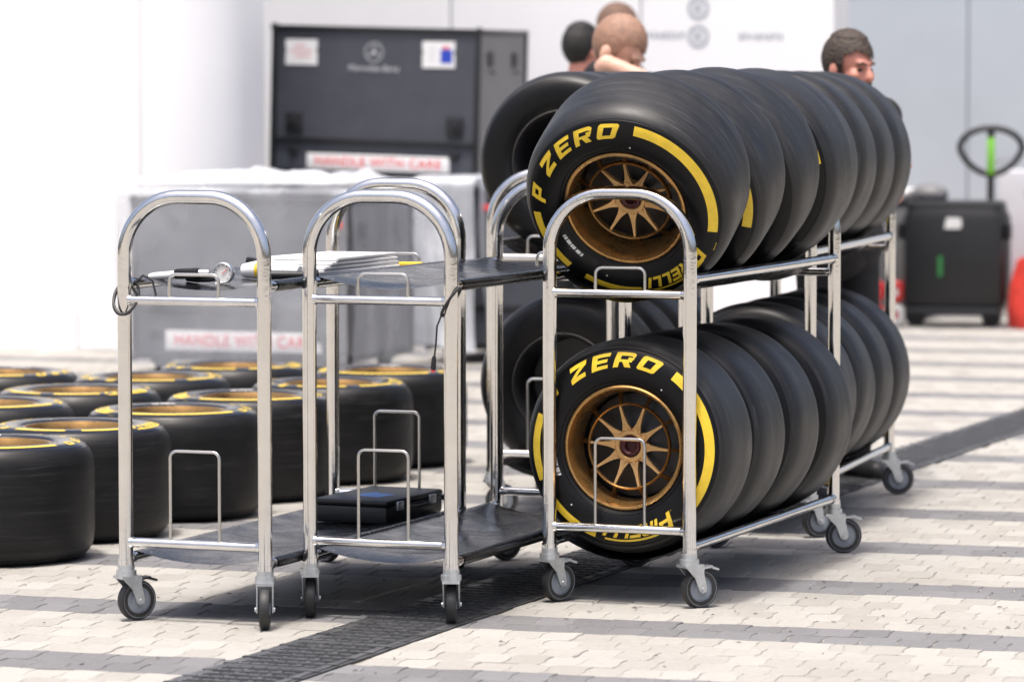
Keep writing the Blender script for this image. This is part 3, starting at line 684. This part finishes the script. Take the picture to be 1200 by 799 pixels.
# ------------------------------------------------------------------ walls behind
def wall(name, label, x0, x1, y, z0, z1, material, seams=(), deep=.25, panel=1.2):
    t = thing(name, label, 'wall', ((x0+x1)/2, y, 0)); b = MB(); b.box((0, deep/2+.02, (z0+z1)/2), (x1-x0, deep, z1-z0)); b.build('wall_core', 'seam', t, smooth=False)
    xs = [x0] + list(seams) + [x1]
    for a, c in zip(xs, xs[1:]):
        b = MB(); b.box(((a+c)/2-(x0+x1)/2, .010, (z0+z1)/2), (c-a-.012, .022, z1-z0-.004), None, 0, .003); b.build('wall_panel', material, t, smooth=False)
    return t
WL = wall('white_wall', 'white panelled wall on the side of the tyres lying flat', -17.0, -10.28, 21.20, .0, 4.2, 'whitewall', (-14.6, -13.02, -11.38), .70)
b = MB(); n_ = 16; x_ = 6.72/2; arc = [(x_, 0)] + [(x_ + .45*math.sin(R(90*i/n_)), .45 - .45*math.cos(R(90*i/n_))) for i in range(1, n_+1)] + [(x_+.45, .72)]
m_n = len(arc); b.add([(x, y, 0) for x, y in arc] + [(x, y, 4.2) for x, y in arc], [(i, i+1, m_n+i+1, m_n+i) for i in range(m_n-1)]); b.build('rounded_corner', 'whitewall', WL, angle=60)
b = MB(); b.box((-.2, -.015, .11), (6.3, .024, .22)); b.build('skirting', 'whitewall', WL, smooth=False)
WR = wall('white_wall', 'white panelled wall with faint grey emblems behind the stacked dark case', -11.64, -6.96, 23.80, .0, 4.2, 'whitewall', (-9.4, -8.15))
cxw = (-11.64-6.96)/2
def mark(build, x, z, name): o = build.build(name, 'palemark', WR, (x-cxw, -.0035, z), smooth=False); return o
def emblem():
    b = MB(); b.lathe([(.050, 0), (.070, 0)], 40)
    b.box((0, 0, .018), (.062, .001, .016)); b.box((0, 0, -.016), (.062, .001, .016)); b.box((-.018, 0, .001), (.014, .001, .016)); return b
for z in (1.985, 1.815): mark(emblem(), -7.78, z, 'emblem')
for (x, z, n) in ((-7.99, 1.826, 7), (-7.38, 1.815, 8)):
    b = MB()
    for q in range(n):
        xx = (q-(n-1)/2)*.036
        hh_ = rng.uniform(.030, .046); b.box((xx, 0, rng.uniform(-.004, .004)), (rng.uniform(.018, .027), .001, hh_))
    mark(b, x, z, 'faint_mark')
b = MB(); b.box((4.68/2-.004+.02, .14, 2.1), (.05, .32, 4.22)); b.build('corner_post', 'whitewall', WR, smooth=False)
wall('grey_wall', 'pale grey-blue panelled wall behind the pallet truck', -9.2, -1.5, 28.2, 0, 4.5, 'greywall', (-7.22, -4.9))

# ------------------------------------------------------------------ cases
def flight_case(label, loc, size, rot, papers, strip, logo, side_latches=True, feet=True, split=.26, group='dark flight cases'):
    w, d, hh = size; t = thing('flight_case', label, 'case', loc, rot, group)        # origin bottom centre of the front face
    z0 = .075 if feet else .012
    b = MB(); b.box((0, d/2, z0+hh/2), (w-.03, d-.03, hh-.03)); body = b.build('case_body', 'case', t, smooth=False)
    b = MB(); e = .034
    for sx in (-1, 1):
        for sy in (0, 1): b.box((sx*(w/2-e/2), e/2 if sy == 0 else d-e/2, z0+hh/2), (e, e, hh), None, 0, .005)
        for z in (z0+e/2, z0+hh-e/2): b.box((sx*(w/2-e/2), d/2, z), (e-.003, d-2*e, e-.002), None, 0, .004)
    for sy in (0, 1):
        for z in (z0+e/2, z0+hh-e/2): b.box((0, e/2 if sy == 0 else d-e/2, z), (w-2*e, e-.003, e-.002), None, 0, .004)
    b.build('edging', 'casedark', t)
    b = MB(); b.box((0, .004, z0+hh*split), (w-2*e-.004, .012, .030), None, 0, .003); b.build('lid_seam', 'casedark', t)
    b = MB(); b.box((w/2-.0135, d/2, z0+hh/2), (.006, d-2*e-.004, hh-2*e-.004)); sp = b.build('side_panel', 'casegrey', t, smooth=False)
    for sx in (-1, 1):
        for sz in (z0, z0+hh):
            b = MB(); b.sphere((sx*(w/2-.014), .014, sz + (.014 if sz == z0 else -.014)), .026, 14, 8); b.build('ball_corner', 'zinc' if False else 'casedark', t)
    for sx in (-1, 1):
        b = MB(); b.box((sx*w*.385, .006, z0+hh*.35), (.105, .016, .118), None, 0, .010); lt = b.build('latch_plate', 'casedark', t)
        b = MB(); b.box((sx*w*.385, -.005, z0+hh*.35), (.035, .012, .05), None, 0, .004); b.build('butterfly', 'blackplastic', lt)
        b = MB(); b.box((sx*w*.385, .004, z0+hh*.16), (.065, .014, .05), None, 0, .006); b.build('catch', 'casedark', t)
    if side_latches:
        for q in (.25, .75):
            b = MB(); b.box((w/2-.004, d*q, z0+hh*.80), (.012, .10, .085), None, 0, .008); b.build('side_latch', 'casedark', t)
            b = MB(); b.tube([(w/2+.006, d*q-.03, z0+hh*.72), (w/2+.016, d*q, z0+hh*.71), (w/2+.006, d*q+.03, z0+hh*.72)], .006, 8); b.build('side_handle', 'casedark', t)
    if feet:
        for sx in (-1, 1):
            for yy in (.11, d-.11):
                b = MB(); b.box((sx*(w/2-.13), yy, .0625), (.09, .09, .022)); b.lathe([(.0001, -.016), (.036, -.016), (.040, -.01), (.040, .01), (.036, .016), (.0001, .016)], 20, c=(sx*(w/2-.13), yy, .040)); b.build('castor', 'blackplastic', t)
    for (px, pz, pw, ph, kind) in papers:
        b = MB(); b.box((px, .0115, z0+pz), (pw, .002, ph), Matrix.Rotation(R(rng.uniform(-1, 1)), 3, 'Y')); pp = b.build('paper_sheet', 'paper', t, smooth=False)
        b = MB()
        for sx in (-1, 1): b.box((px+sx*pw/2, .0100, z0+pz+ph*.08), (.012, .001, .02))
        b.build('tape', 'casedark', pp, smooth=False)
        b = MB()
        if kind == 'text':
            for q in range(3): b.box((px+.01*q-.01, .0100, z0+pz+ph*.25-q*ph*.2), (pw*(.35, .7, .5)[q], .0008, .012))
            b.build('print_line', 'pinkprint', pp, smooth=False)
        else:
            b.box((px+pw*.24, .0100, z0+pz-ph*.06), (pw*.36, .0008, ph*.52)); b.build('blue_block', 'blueprint', pp, smooth=False)
            b = MB(); b.box((px+pw*.22, .0100, z0+pz+ph*.27), (pw*.22, .0008, ph*.10)); b.build('red_block', 'redprint', pp, smooth=False)
            b = MB()
            for q in range(3): b.box((px-pw*.2, .0100, z0+pz+ph*(.2-.2*q)), (pw*(.25, .3, .2)[q], .0008, .008))
            b.build('print_line', 'lilac', pp, smooth=False)
    if strip:
        sx_, sz_, sw, sh = strip
        b = MB(); b.box((sx_, .0085, z0+sz_), (sw, .006, sh), None, 0, .002); st_ = b.build('warning_strip', 'paper', t)
        me = text_mesh('warning_lettering', 'HANDLE WITH CARE', sh*.82, 'redprint', 1.08, .0012)
        wd = max(v.co.x for v in me.vertices) - min(v.co.x for v in me.vertices); k = sw*.88/wd
        for v in me.vertices: v.co.x *= k
        obj('warning_lettering', me, st_, (sx_, .0046, z0+sz_), (R(90), 0, 0))
    if logo:
        lx, lz = logo
        b = MB(); b.lathe([(.052, .0), (.058, 0)], 40, c=(lx, .0105, z0+lz))
        for q in range(3):
            a = R(90+120*q); ca, sa = math.cos(a), math.sin(a); pa, pb = -sa, ca
            b.add([(lx+.052*ca, .0105, z0+lz+.052*sa), (lx+.009*pa, .0105, z0+lz+.009*pb), (lx, .0105, z0+lz), (lx-.009*pa, .0105, z0+lz-.009*pb)], [(0, 1, 2, 3)])
        b.build('star_emblem', 'lilac', t, smooth=False)
        obj('emblem_lettering', text_mesh('emblem_lettering', 'Mercedes-Benz', .052, 'lilac'), t, (lx, .0105, z0+lz-.095), (R(90), 0, 0))
    return t
# lower front case, under plastic
flight_case('dark case under a clear plastic cover with a red warning strip along its foot', (-8.96, 19.62, 0), (1.24, .95, .86), (0, 0, R(0)), (), (.03, .105, .90, .105), None, True, True, .3)
# the case that carries the tall one
flight_case('dark case standing under the emblem case, mostly hidden by plastic', (-9.29, 22.30, 0), (1.36, .80, .84), (0, 0, 0), (), None, None, False, True)
flight_case('charcoal case with two taped papers and a star emblem, raised on another case', (-9.31, 22.30, .905), (1.33, .80, .885), (0, R(1.5), 0),
            ((-.475, .725, .205, .150, 'text'), (.40, .73, .205, .155, 'blue')), (.03, .085, .91, .092), (-.01, .735), True, True, .235)
flight_case('dark case behind the milky plastic drape, with a small red tag', (-7.78, 20.95, 0), (1.30, .95, .88), (0, 0, 0), (), None, None, True, True)
for x, y, z in ((-8.42, 19.617, .80), (-8.30, 20.947, .80)):
    pass
for (x, y, z, lb) in ((-8.335, 19.500, .805, 'small red tag on the corner of the case with the warning strip'), (-8.045, 20.930, .855, 'small red tag on the case behind the milky drape')):
    tag(MB().box((0, 0, 0), (.055, .008, .035), None, 0, .003).build('red_tag', 'redprint', None, (x, y, z)), lb, 'tag')
# plastic covers: draped sheets with real folds
def cover(name, label, x0, x1, y0, y1, ztop, zf, zs, material, amp, seed):
    b = MB(); nx, ny, nz = 44, 26, 34; vs = []; fs = []
    # a strip across: front drop, top, back drop
    prof = []
    for i in range(nz+1): prof.append((y0-.012, zf + (ztop-zf)*i/nz, 'f'))
    for i in range(1, ny): prof.append((y0 + (y1-y0)*i/ny, ztop, 't'))
    for i in range(nz+1): prof.append((y1+.012, ztop - (ztop-zf)*i/nz, 'b'))
    m = len(prof)
    for k in range(nx+1):
        x = x0 + (x1-x0)*k/nx
        for (y, z, ty) in prof:
            f = max(0, (ztop-z)/max(.01, ztop-zf)); w_ = amp*(.35+.9*f)*noise.noise((x*4.2+seed, z*.9, seed)) + amp*.5*noise.noise((x*11, z*2.2+seed, 3))
            hem = .05*f*noise.noise((x*2.3, seed, 9))
            if ty == 't': vs.append((x, y, z + .03*noise.noise((x*3, y*3, seed)) + .03))
            elif ty == 'f': vs.append((x, y - abs(w_) - .01, z + hem + .02*(1-f)))
            else: vs.append((x, y + abs(w_) + .01, z + hem + .02*(1-f)))
    for k in range(nx):
        for j in range(m-1): fs.append((k*m+j, k*m+j+1, (k+1)*m+j+1, (k+1)*m+j))
    b.add(vs, fs); vs = []; fs = []
    for sx, xx in ((-1, x0-.012), (1, x1+.012)):
        o = len(vs)
        for i in range(nz+1):
            z = zs + (ztop+.03-zs)*i/nz; f = 1-i/nz
            for j in range(ny+1):
                y = y0 + (y1-y0)*j/ny; vs.append((xx + sx*(abs(amp*(.3+f)*noise.noise((y*4, z*.9, seed+5)))), y, z))
        for i in range(nz):
            for j in range(ny): fs.append((o+i*(ny+1)+j, o+i*(ny+1)+j+1, o+(i+1)*(ny+1)+j+1, o+(i+1)*(ny+1)+j))
    b.add(vs, fs)
    return tag(b.build(name, material, None, angle=80), label, 'cover', 'plastic covers over the cases')
cover('plastic_cover', 'clear wrinkled plastic cover over the case with the warning strip', -9.62, -8.305, 19.58, 20.62, .955, .05, .05, 'sheet', .05, 2.0)
cover('plastic_cover', 'milky plastic drape over the case right of the warning strip case', -8.46, -8.09, 20.86, 21.95, .985, .10, .10, 'milky', .085, 6.5)
cover('plastic_cover', 'pale plastic cover under the castors of the emblem case', -10.02, -8.54, 22.22, 23.20, .893, .12, .12, 'milky', .03, 9.5)

b = MB(); nx, ny = 40, 30; vs = []; fs = []  # white layer added to stand in for the clear cover's bright grazing sheen
for j in range(ny+1):
    for i in range(nx+1):
        x = -.62+1.24*i/nx; y = -.03+1.0*j/ny; e = min(i, nx-i, j, ny-j)/4
        vs.append((x, y + .02*noise.noise((x*4, j*.1, 1)), .012 + .055*min(1, e)*(.5+noise.noise((x*4, y*5, 2))) + .02*noise.noise((x*14, y*11, 4))*min(1, e)))
for j in range(ny):
    for i in range(nx): fs.append((j*(nx+1)+i, j*(nx+1)+i+1, (j+1)*(nx+1)+i+1, (j+1)*(nx+1)+i))
b.add(vs, fs); tag(b.build('top_sheen_layer', 'milky', None, (-8.99, 19.62, 1.005), angle=80), 'added white layer for the bright sheen on top of the clear-covered case', 'added sheen layer')
# ------------------------------------------------------------------ right-hand background things
t = thing('equipment_case', 'tall black rounded plastic case with white sticker beside the pallet truck', 'case', (-6.50, 25.02, 0), (0, 0, R(8)))
b = MB(); b.box((0, .24, .425), (.66, .46, .70), None, 0, .10); b.build('case_body', 'blackplastic', t)
b = MB(); b.box((0, .24, .755), (.60, .40, .07), None, 0, .034); b.build('case_lid', 'blackplastic', t)
b = MB(); b.box((0, .02, .10), (.60, .05, .05), None, 0, .01); b.build('base_rib', 'casedark', t)
b = MB(); b.add([(-.045, .004, .655), (-.035, .004, .69), (.05, .004, .69), (.06, .004, .655), (.05, .004, .62), (-.05, .004, .62)], [tuple(range(6))]); b.build('white_sticker', 'whiteplastic', t, smooth=False)
b = MB(); b.box((-.075, .005, .385), (.032, .006, .13)); b.build('green_mark', 'greendark', t, smooth=False)
for s in (-1, 1):
    b = MB(); b.lathe([(.0001, -.03), (.055, -.03), (.062, -.02), (.062, .02), (.055, .03), (.0001, .03)], 24, c=(s*.24, .10, .062)); b.build('wheel', 'rubber', t)
    b = MB(); b.box((s*.345, .12, .60), (.03, .09, .10), None, 0, .01); b.build('side_handle', 'casedark', t)
t = thing('storage_box', 'grey plastic storage box beside the tall black case', 'box', (-7.06, 25.60, 0), (0, 0, R(4)))
b = MB(); b.box((0, .2, .38), (.42, .40, .74), None, 0, .02); b.build('box_body', 'casegrey', t)
b = MB(); b.box((0, .2, .765), (.44, .42, .03), None, 0, .01); b.build('box_lid', 'casedark', t)
t = tag(MB().sphere((0, 0, .035), (.10, .07, .055), 20, 12).sphere((.09, .02, .03), (.07, .06, .045), 18, 10).build('plastic_bundle', 'whiteplastic', None, (-7.05, 25.72, .78)), 'pale crumpled plastic bundle on top of the grey storage box', 'bundle')
t = tag(MB().sphere((0, 0, .05), (.12, .10, .07), 20, 12).sphere((-.09, .02, .035), (.08, .07, .05), 18, 10).build('plastic_bundle', 'casegrey', None, (-6.72, 25.30, .775)), 'grey crumpled plastic bundle on top of the tall black case', 'bundle')
# red and white rolls
for k, (dx, z, c1) in enumerate(((0, .07, 'redplastic'), (.0, .215, 'redplastic'), (.13, .07, 'whiteplastic'), (.13, .215, 'redplastic'))):
    t = thing('strap_roll', ['red strap roll at the bottom left of the pile', 'red strap roll on top of another red roll', 'white strap roll at the bottom of the pile', 'red strap roll on top of the white roll'][k] + ' by the grey box', 'roll', (-7.02+dx, 25.10, z), (0, 0, R(10)), 'strap rolls by the grey box')
    b = MB(); b.lathe([(.028, -.05), (.062, -.05), (.0705, -.042), (.0705, .042), (.062, .05), (.028, .05)], 28, closed=True); b.build('strap', c1, t)
    b = MB(); b.lathe([(.0001, -.045), (.027, -.047), (.027, .047), (.0001, .045)], 20); b.build('core', 'whiteplastic' if c1 != 'whiteplastic' else 'redplastic', t)
# pallet truck
t = thing('pallet_truck', 'hand pallet truck with looped black handle and green grip', 'pallet truck', (-6.60, 26.40, 0), (0, 0, R(14)))
b = MB(); P = []
for i in range(33):
    a = 2*math.pi*i/32; sx = math.sin(a); P.append((.205*sx*(1-.22*(math.cos(a) < 0)*abs(math.cos(a))), 0, 1.10 + .135*math.cos(a)*(1 if math.cos(a) > 0 else 1.25)))
b.tube(P, .021, 12, caps=False); b.build('handle_loop', 'blackplastic', t)
b = MB(); b.tube([(0, .0, 1.225), (0, .0, 1.15), (0, .0, .90), (0, .03, .55), (0, .08, .28)], .024, 14); b.build('tiller', 'blackplastic', t)
b = MB(); b.box((0, -.022, 1.05), (.05, .02, .24), None, 0, .006); b.build('grip', 'green', t)
b = MB(); b.tube([(.02, -.02, 1.0), (.09, -.03, 1.03), (.10, -.03, 1.05)], .009, 8); b.build('lever', 'zinc', t)
b = MB(); b.box((0, .12, .22), (.20, .18, .26), None, 0, .02); b.tube([(0, .12, .3), (0, .12, .42)], .05, 18); b.build('pump', 'redplastic', t)
for s in (-1, 1):
    b = MB(); b.box((s*.19, .80, .09), (.16, 1.15, .055), None, 0, .012); b.build('fork', 'redplastic', t)
    b = MB(); b.lathe([(.0001, -.025), (.08, -.025), (.09, -.018), (.09, .018), (.08, .025), (.0001, .025)], 28, c=(0, 0, 0)); b.build('steer_wheel', 'rubber', t, (s*.06, .10, .09), (0, 0, R(90)))
b = MB(); b.box((0, .24, .115), (.53, .10, .07), None, 0, .01); b.build('yoke', 'redplastic', t)
t = thing('carton', 'pale grey carton standing behind the pallet truck handle', 'carton', (-6.42, 26.95, 0), (0, 0, R(6)))
b = MB(); b.box((0, .25, .47), (.52, .5, .94), None, 0, .012); b.build('carton_body', 'lilac', t)
b = MB(); b.box((-.03, -.003, .80), (.10, .004, .05)); b.build('carton_label', 'palemark', t, smooth=False)
b = MB(); b.box((0, .25, .947), (.07, .51, .004)); b.build('tape', 'paper', t, smooth=False)
b = MB(); n = 28
for j in range(15):
    for i in range(n):
        z = .46*j/14; a = 2*math.pi*i/n; r_ = .245*(1-.25*(j/14)**3)*(1+.10*noise.noise((math.cos(a)*1.5, math.sin(a)*1.5, z*4)))
        if j == 14: r_ *= .55
        b.v.append((r_*math.cos(a), r_*math.sin(a)*.8, z + .05*noise.noise((math.cos(a)*2, math.sin(a)*2, 3))*(j/14)))
for j in range(14):
    for i in range(n): b.f.append((j*n+i, j*n+(i+1) % n, (j+1)*n+(i+1) % n, (j+1)*n+i)); b.mi.append(0)
b.f.append(tuple(range(14*n, 15*n))); b.mi.append(0)
t = thing('red_bag', 'bright red bulging bag on the ground beside the tall black case', 'bag', (-5.93, 25.20, 0))
b.build('bag_body', 'red', t)
b = MB(); b.tube([(-.10, -.02, .44), (-.07, -.03, .52), (0, -.03, .545), (.07, -.03, .52), (.10, -.02, .44)], .011, 10); b.build('bag_handle', 'red', t)

# palm whose frond tips hang over the grey wall
t = thing('palm_tree', 'green palm with drooping fronds in front of the grey wall', 'palm tree', (-5.15, 27.5, 0))
b = MB(); b.tube([(0, 0, 0), (.02, 0, .8), (.0, .02, 1.6), (-.02, 0, 2.35)], [.13, .11, .10, .09], 14); b.build('trunk', 'trunk', t)
pr = random.Random(5)
for q in range(15):
    az = q*2.399; el = pr.uniform(.15, 1.0); L = pr.uniform(.95, 1.25); b = MB(); P = []
    for i in range(15):
        s = i/14; rad = L*s*math.cos(el*(1-s*.6)); P.append(Vector((rad*math.cos(az), rad*math.sin(az), 2.3 + L*(.75*el*s - (1.0+.25*(1-el))*s*s))))
    b.tube(P, [.012*(1-.8*i/14) for i in range(15)], 6)
    for i in range(2, 15):
        tdir = (P[i]-P[i-1]).normalized(); sd = tdir.cross(Vector((0, 0, 1))).normalized(); ll = .30*math.sin(math.pi*min(1, .15+.85*i/15))+.05
        for s in (-1, 1):
            tip = P[i] + (sd*s*.75 + tdir*.6 - Vector((0, 0, .35)))*ll; wv = tdir*.014
            b.add([P[i]-wv, P[i]+wv, (P[i]+tip)/2 + wv*1.1 + Vector((0, 0, .02)), tip, (P[i]+tip)/2 - wv*1.1 + Vector((0, 0, .02))], [(0, 1, 2, 3, 4)])
    b.build('frond', 'leaf', t, smooth=False)

# ------------------------------------------------------------------ people
def capsule(b, p0, p1, r0, r1, n=18):
    p0, p1 = Vector(p0), Vector(p1); d = p1-p0; L = d.length; t = d/L; P = []; rs = []
    for i in range(7): a = math.pi/2*(1-i/6); P.append(p0 - t*r0*math.sin(a)); rs.append(max(.002, r0*math.cos(a)))
    for i in range(1, 6): P.append(p0 + d*i/6); rs.append(r0+(r1-r0)*i/6)
    for i in range(7): a = math.pi/2*i/6; P.append(p1 + t*r1*math.sin(a)); rs.append(max(.002, r1*math.cos(a)))
    b.tube(P, rs, n)
def fuse(b, name, material, parent, voxel, smooth_it=6):
    o = b.build(name, material, parent); md = o.modifiers.new('r', 'REMESH'); md.mode = 'VOXEL'; md.voxel_size = voxel
    ms = o.modifiers.new('s', 'SMOOTH'); ms.iterations = smooth_it; ms.factor = .5
    bpy.context.view_layer.update(); dg = bpy.context.evaluated_depsgraph_get(); me = bpy.data.meshes.new_from_object(o.evaluated_get(dg))
    o.modifiers.clear(); old = o.data; o.data = me; bpy.data.meshes.remove(old); me.name = name; me.materials.clear(); me.materials.append(M[material])
    me.polygons.foreach_set('use_smooth', [True]*len(me.polygons)); return o
def head_prims(T):
    b = MB(); b.sphere((0, .012, .045), (.076, .096, .098), 28, 18); b.sphere((0, -.020, -.030), (.062, .074, .082), 24, 16)
    b.sphere((0, -.055, -.082), (.036, .034, .030), 16, 10)                               # chin
    b.sphere((0, -.080, .035), (.050, .016, .014), 16, 8)                                 # brow
    for s in (-1, 1):
        b.sphere((s*.043, -.064, -.012), (.024, .022, .022), 14, 8)                       # cheek
        b.sphere((s*.079, .012, .000), (.010, .021, .032), 14, 10)                        # ear
    capsule(b, (0, -.088, .022), (0, -.108, -.018), .009, .016, 12); b.sphere((0, -.104, -.022), (.019, .013, .011), 12, 8)   # nose
    b.sphere((0, -.090, -.050), (.026, .011, .007), 12, 8); b.sphere((0, -.088, -.062), (.023, .010, .007), 12, 8)          # lips
    b.v = [tuple(T @ Vector(v)) for v in b.v]; return b
def hair_mesh(b, T, kind, seed):
    n, m = 120, 70; vs = []; keep = []; fs = []
    for j in range(m+1):
        ph = math.pi*j/m
        for k in range(n):
            a = 2*math.pi*k/n; d = Vector((math.sin(ph)*math.cos(a), math.sin(ph)*math.sin(a), math.cos(ph)))
            p = Vector((d.x*.080, d.y*.101 + .012, d.z*.103 + .045))
            hl = .060 + .012*math.cos(a*3) if p.y < -.03 else (-.005 if p.y < .035 else -.075)
            hl += .010*noise.noise((p.x*60, p.y*60, p.z*60+seed))
            keep.append(p.z > hl and (kind != 'bald' or ((p.x+.012)/.064)**2 + ((p.y-.022)/.074)**2 + .25*noise.noise((p.x*70, p.y*70, 3)) < 1)); k_ = (.0055 if kind == 'full' else .0025)
            p += d*k_*(.8+.35*noise.noise((d.x*9+seed, d.y*9, d.z*9)) + (.42 if kind == 'full' else .3)*noise.noise((d.x*44+seed, d.y*14, d.z*44)) + (.8 if kind == 'full' and d.z > .7 else 0)); vs.append(T @ p)
    for j in range(m):
        for k in range(n):
            q = (j*n+k, (j+1)*n+k, (j+1)*n+(k+1) % n, j*n+(k+1) % n)
            if all(keep[i] for i in q): fs.append(q)
    b.add(vs, fs)
def person(label, loc, yaw, ht, skin, hair, hkind, head_tilt=(0, 0, 0), bend=0., arms=None, trim=False, seed=1, beard=False, shrug=.075, hs=1.):
    k = ht/1.76; t = thing('person', label, 'person', loc, (0, 0, yaw), 'crew at work behind the trolleys')
    hip = Vector((0, 0, .94*k)); ch = hip + Vector((0, -math.sin(bend)*.40, math.cos(bend)*.40))*k
    nk = ch + Vector((0, -math.sin(bend*1.25)*.15, math.cos(bend*1.25)*.15))*k
    hd = nk + Vector((0, -.03-.07*math.sin(bend), .155*math.cos(bend*.6)))*k
    T = Matrix.Translation(hd) @ Euler(head_tilt).to_matrix().to_4x4() @ Matrix.Scale(k*hs, 4)
    sh = [ch + Vector((s*.190, 0, shrug))*k for s in (-1, 1)]
    arms = arms or [((-.25, .0, -.22), (-.24, -.10, -.46)), ((.25, .0, -.22), (.24, -.10, -.46))]
    el = [ch + Vector(a[0])*k for a in arms]; wr = [ch + Vector(a[1])*k for a in arms]
    b = head_prims(T); capsule(b, ch + Vector((0, .01, .05))*k, hd + Vector((0, .015, -.05))*k, .065*k, .056*k)
    def torso(b, e=0):
        capsule(b, hip, (hip+ch)/2, (.135+e)*k, (.13+e)*k); capsule(b, (hip+ch)/2, ch, (.13+e)*k, (.125+e)*k)
        capsule(b, sh[0], sh[1], (.078+e)*k, (.078+e)*k); capsule(b, ch + Vector((-.09, 0, 0))*k, ch + Vector((.09, 0, 0))*k, (.115+e)*k, (.115+e)*k)
    torso(b); legs = []
    for i, s in enumerate((-1, 1)):
        capsule(b, sh[i], el[i], .052*k, .042*k); capsule(b, el[i], wr[i], .041*k, .029*k)
        d = (wr[i]-el[i]).normalized(); pm = wr[i] + d*.075*k; capsule(b, wr[i], pm, .027*k, .030*k)
        sd = d.cross(Vector((0, 0, 1)));  sd = sd.normalized() if sd.length > .1 else Vector((1, 0, 0)); dn = d.cross(sd)
        for f in range(4):
            base = pm + sd*(f-1.5)*.019*k; mid = base + d*(.042, .048, .045, .036)[f]*k + dn*.006*k; capsule(b, base, mid, .0092*k, .0086*k, 8); capsule(b, mid, mid + d*.028*k + dn*.014*k, .0085*k, .0074*k, 8)
        tb = wr[i] + d*.035*k + sd*.030*k; capsule(b, tb, tb + (d+sd*.7)*.045*k, .011*k, .009*k, 8)
        kn = Vector((s*.105, -.02, .50))*k; an = Vector((s*.11, .02, .09))*k; legs.append((hip + Vector((s*.09, 0, -.03))*k, kn, an))
        capsule(b, legs[-1][0], kn, .082*k, .058*k); capsule(b, kn, an, .056*k, .040*k); capsule(b, an + Vector((0, .03, -.045))*k, an + Vector((0, -.13, -.055))*k, .038*k, .032*k)
    fuse(b, 'body', skin, t, .0085, 5)
    b = MB(); torso(b, .012); capsule(b, ch + Vector((0, .01, .09))*k, ch + Vector((0, .01, .13))*k, .075*k, .066*k)
    for i in (0, 1): capsule(b, sh[i], sh[i].lerp(el[i], .80), .066*k, .060*k)
    shirt = fuse(b, 'shirt', 'cloth_black', t, .013, 4)
    if trim:
        for i in (0, 1):
            q0 = sh[i].lerp(el[i], .62); q1 = sh[i].lerp(el[i], .72); b = MB(); b.tube([q0, q1], .070*k, 20); b.build('sleeve_band', 'cloth_orange', shirt)
            b = MB(); b.tube([sh[i] + Vector((0, -.02, .068))*k, ch + Vector((0, .0, .158))*k], .016*k, 10); b.build('shoulder_piping', 'cloth_orange', shirt)
    b = MB()
    for (h0, kn, an) in legs: capsule(b, h0 + Vector((0, 0, .04)), kn, .098*k, .074*k); capsule(b, kn, an + Vector((0, 0, .02)), .073*k, .064*k)
    capsule(b, hip + Vector((-.05, 0, .03))*k, hip + Vector((.05, 0, .03))*k, .152*k, .152*k); fuse(b, 'trousers', 'cloth_black', t, .013, 4)
    for i, s in enumerate((-1, 1)):
        an = legs[i][2]; b = MB(); capsule(b, an + Vector((0, .035, -.045))*k, an + Vector((0, -.145, -.055))*k, .046*k, .040*k); capsule(b, an + Vector((0, .01, 0)), an + Vector((0, .01, -.04)), .05*k, .05*k)
        b.v = [(x, y, max(z, .004)) for x, y, z in b.v]; b.build('shoe', 'rubber', t)
    b = MB(); hair_mesh(b, T, hkind, seed); b.build('hair', hair, t, angle=80)
    for s in (-1, 1):
        b = MB(); b.sphere((s*.031, -.0775, .010), (.013, .008, .0065), 14, 8); b.v = [tuple(T @ Vector(v)) for v in b.v]; b.build('eye', 'eye', t)
        b = MB(); b.tube([T @ Vector((s*.012, -.0925, .030)), T @ Vector((s*.032, -.091, .036)), T @ Vector((s*.050, -.079, .030))], [.004*k, .0055*k, .003*k], 8); b.build('eyebrow', hair, t)
    if beard:
        b = MB(); b.tube([T @ Vector((-.034, -.083, -.046)), T @ Vector((-.012, -.0985, -.038)), T @ Vector((.012, -.0985, -.038)), T @ Vector((.034, -.083, -.046))], [.004*k, .008*k, .008*k, .004*k], 8)
        for s in (-1, 1): b.tube([T @ Vector((s*.034, -.083, -.046)), T @ Vector((s*.036, -.080, -.080)), T @ Vector((s*.010, -.088, -.108))], [.005*k, .010*k, .012*k], 8)
        b.build('beard', hair, t)
    return t
person('man with greying dark hair and short beard in black shirt with orange trim', (-4.468, 15.42, 0), R(20.7+30), 1.708, 'skin', 'hairgrey', 'full', (R(6), 0, R(16)), R(4), [((-.27, -.04, -.18), (-.12, -.26, -.06)), ((.27, .02, -.20), (.12, -.24, -.10))], True, 2, True, .115, 1.07)
mid = person('man with cropped brown hair bending forward, bare forearm across the tyres', (-5.635, 16.17, 0), R(20.7-4), 1.80, 'skinpale', 'hairthin', 'buzz', (R(32), 0, R(68)), R(14), [((-.03, -.26, .255), (.165, -.30, .185)), ((.30, -.14, -.10), (.27, -.32, -.28))], False, 4, hs=1.12)
person('dark-haired man turned away behind the bending man, ear showing', (-6.765, 18.82, 0), R(20.7+138), 1.80, 'skin', 'hairdark', 'full', (0, 0, 0), 0, None, False, 6)
person('tall man with cropped greying hair, head above the bending man', (-6.94, 19.83, 0), R(20.7+115), 1.915, 'skin', 'hairbuzz', 'buzz', (R(4), 0, 0), 0, None, False, 8)
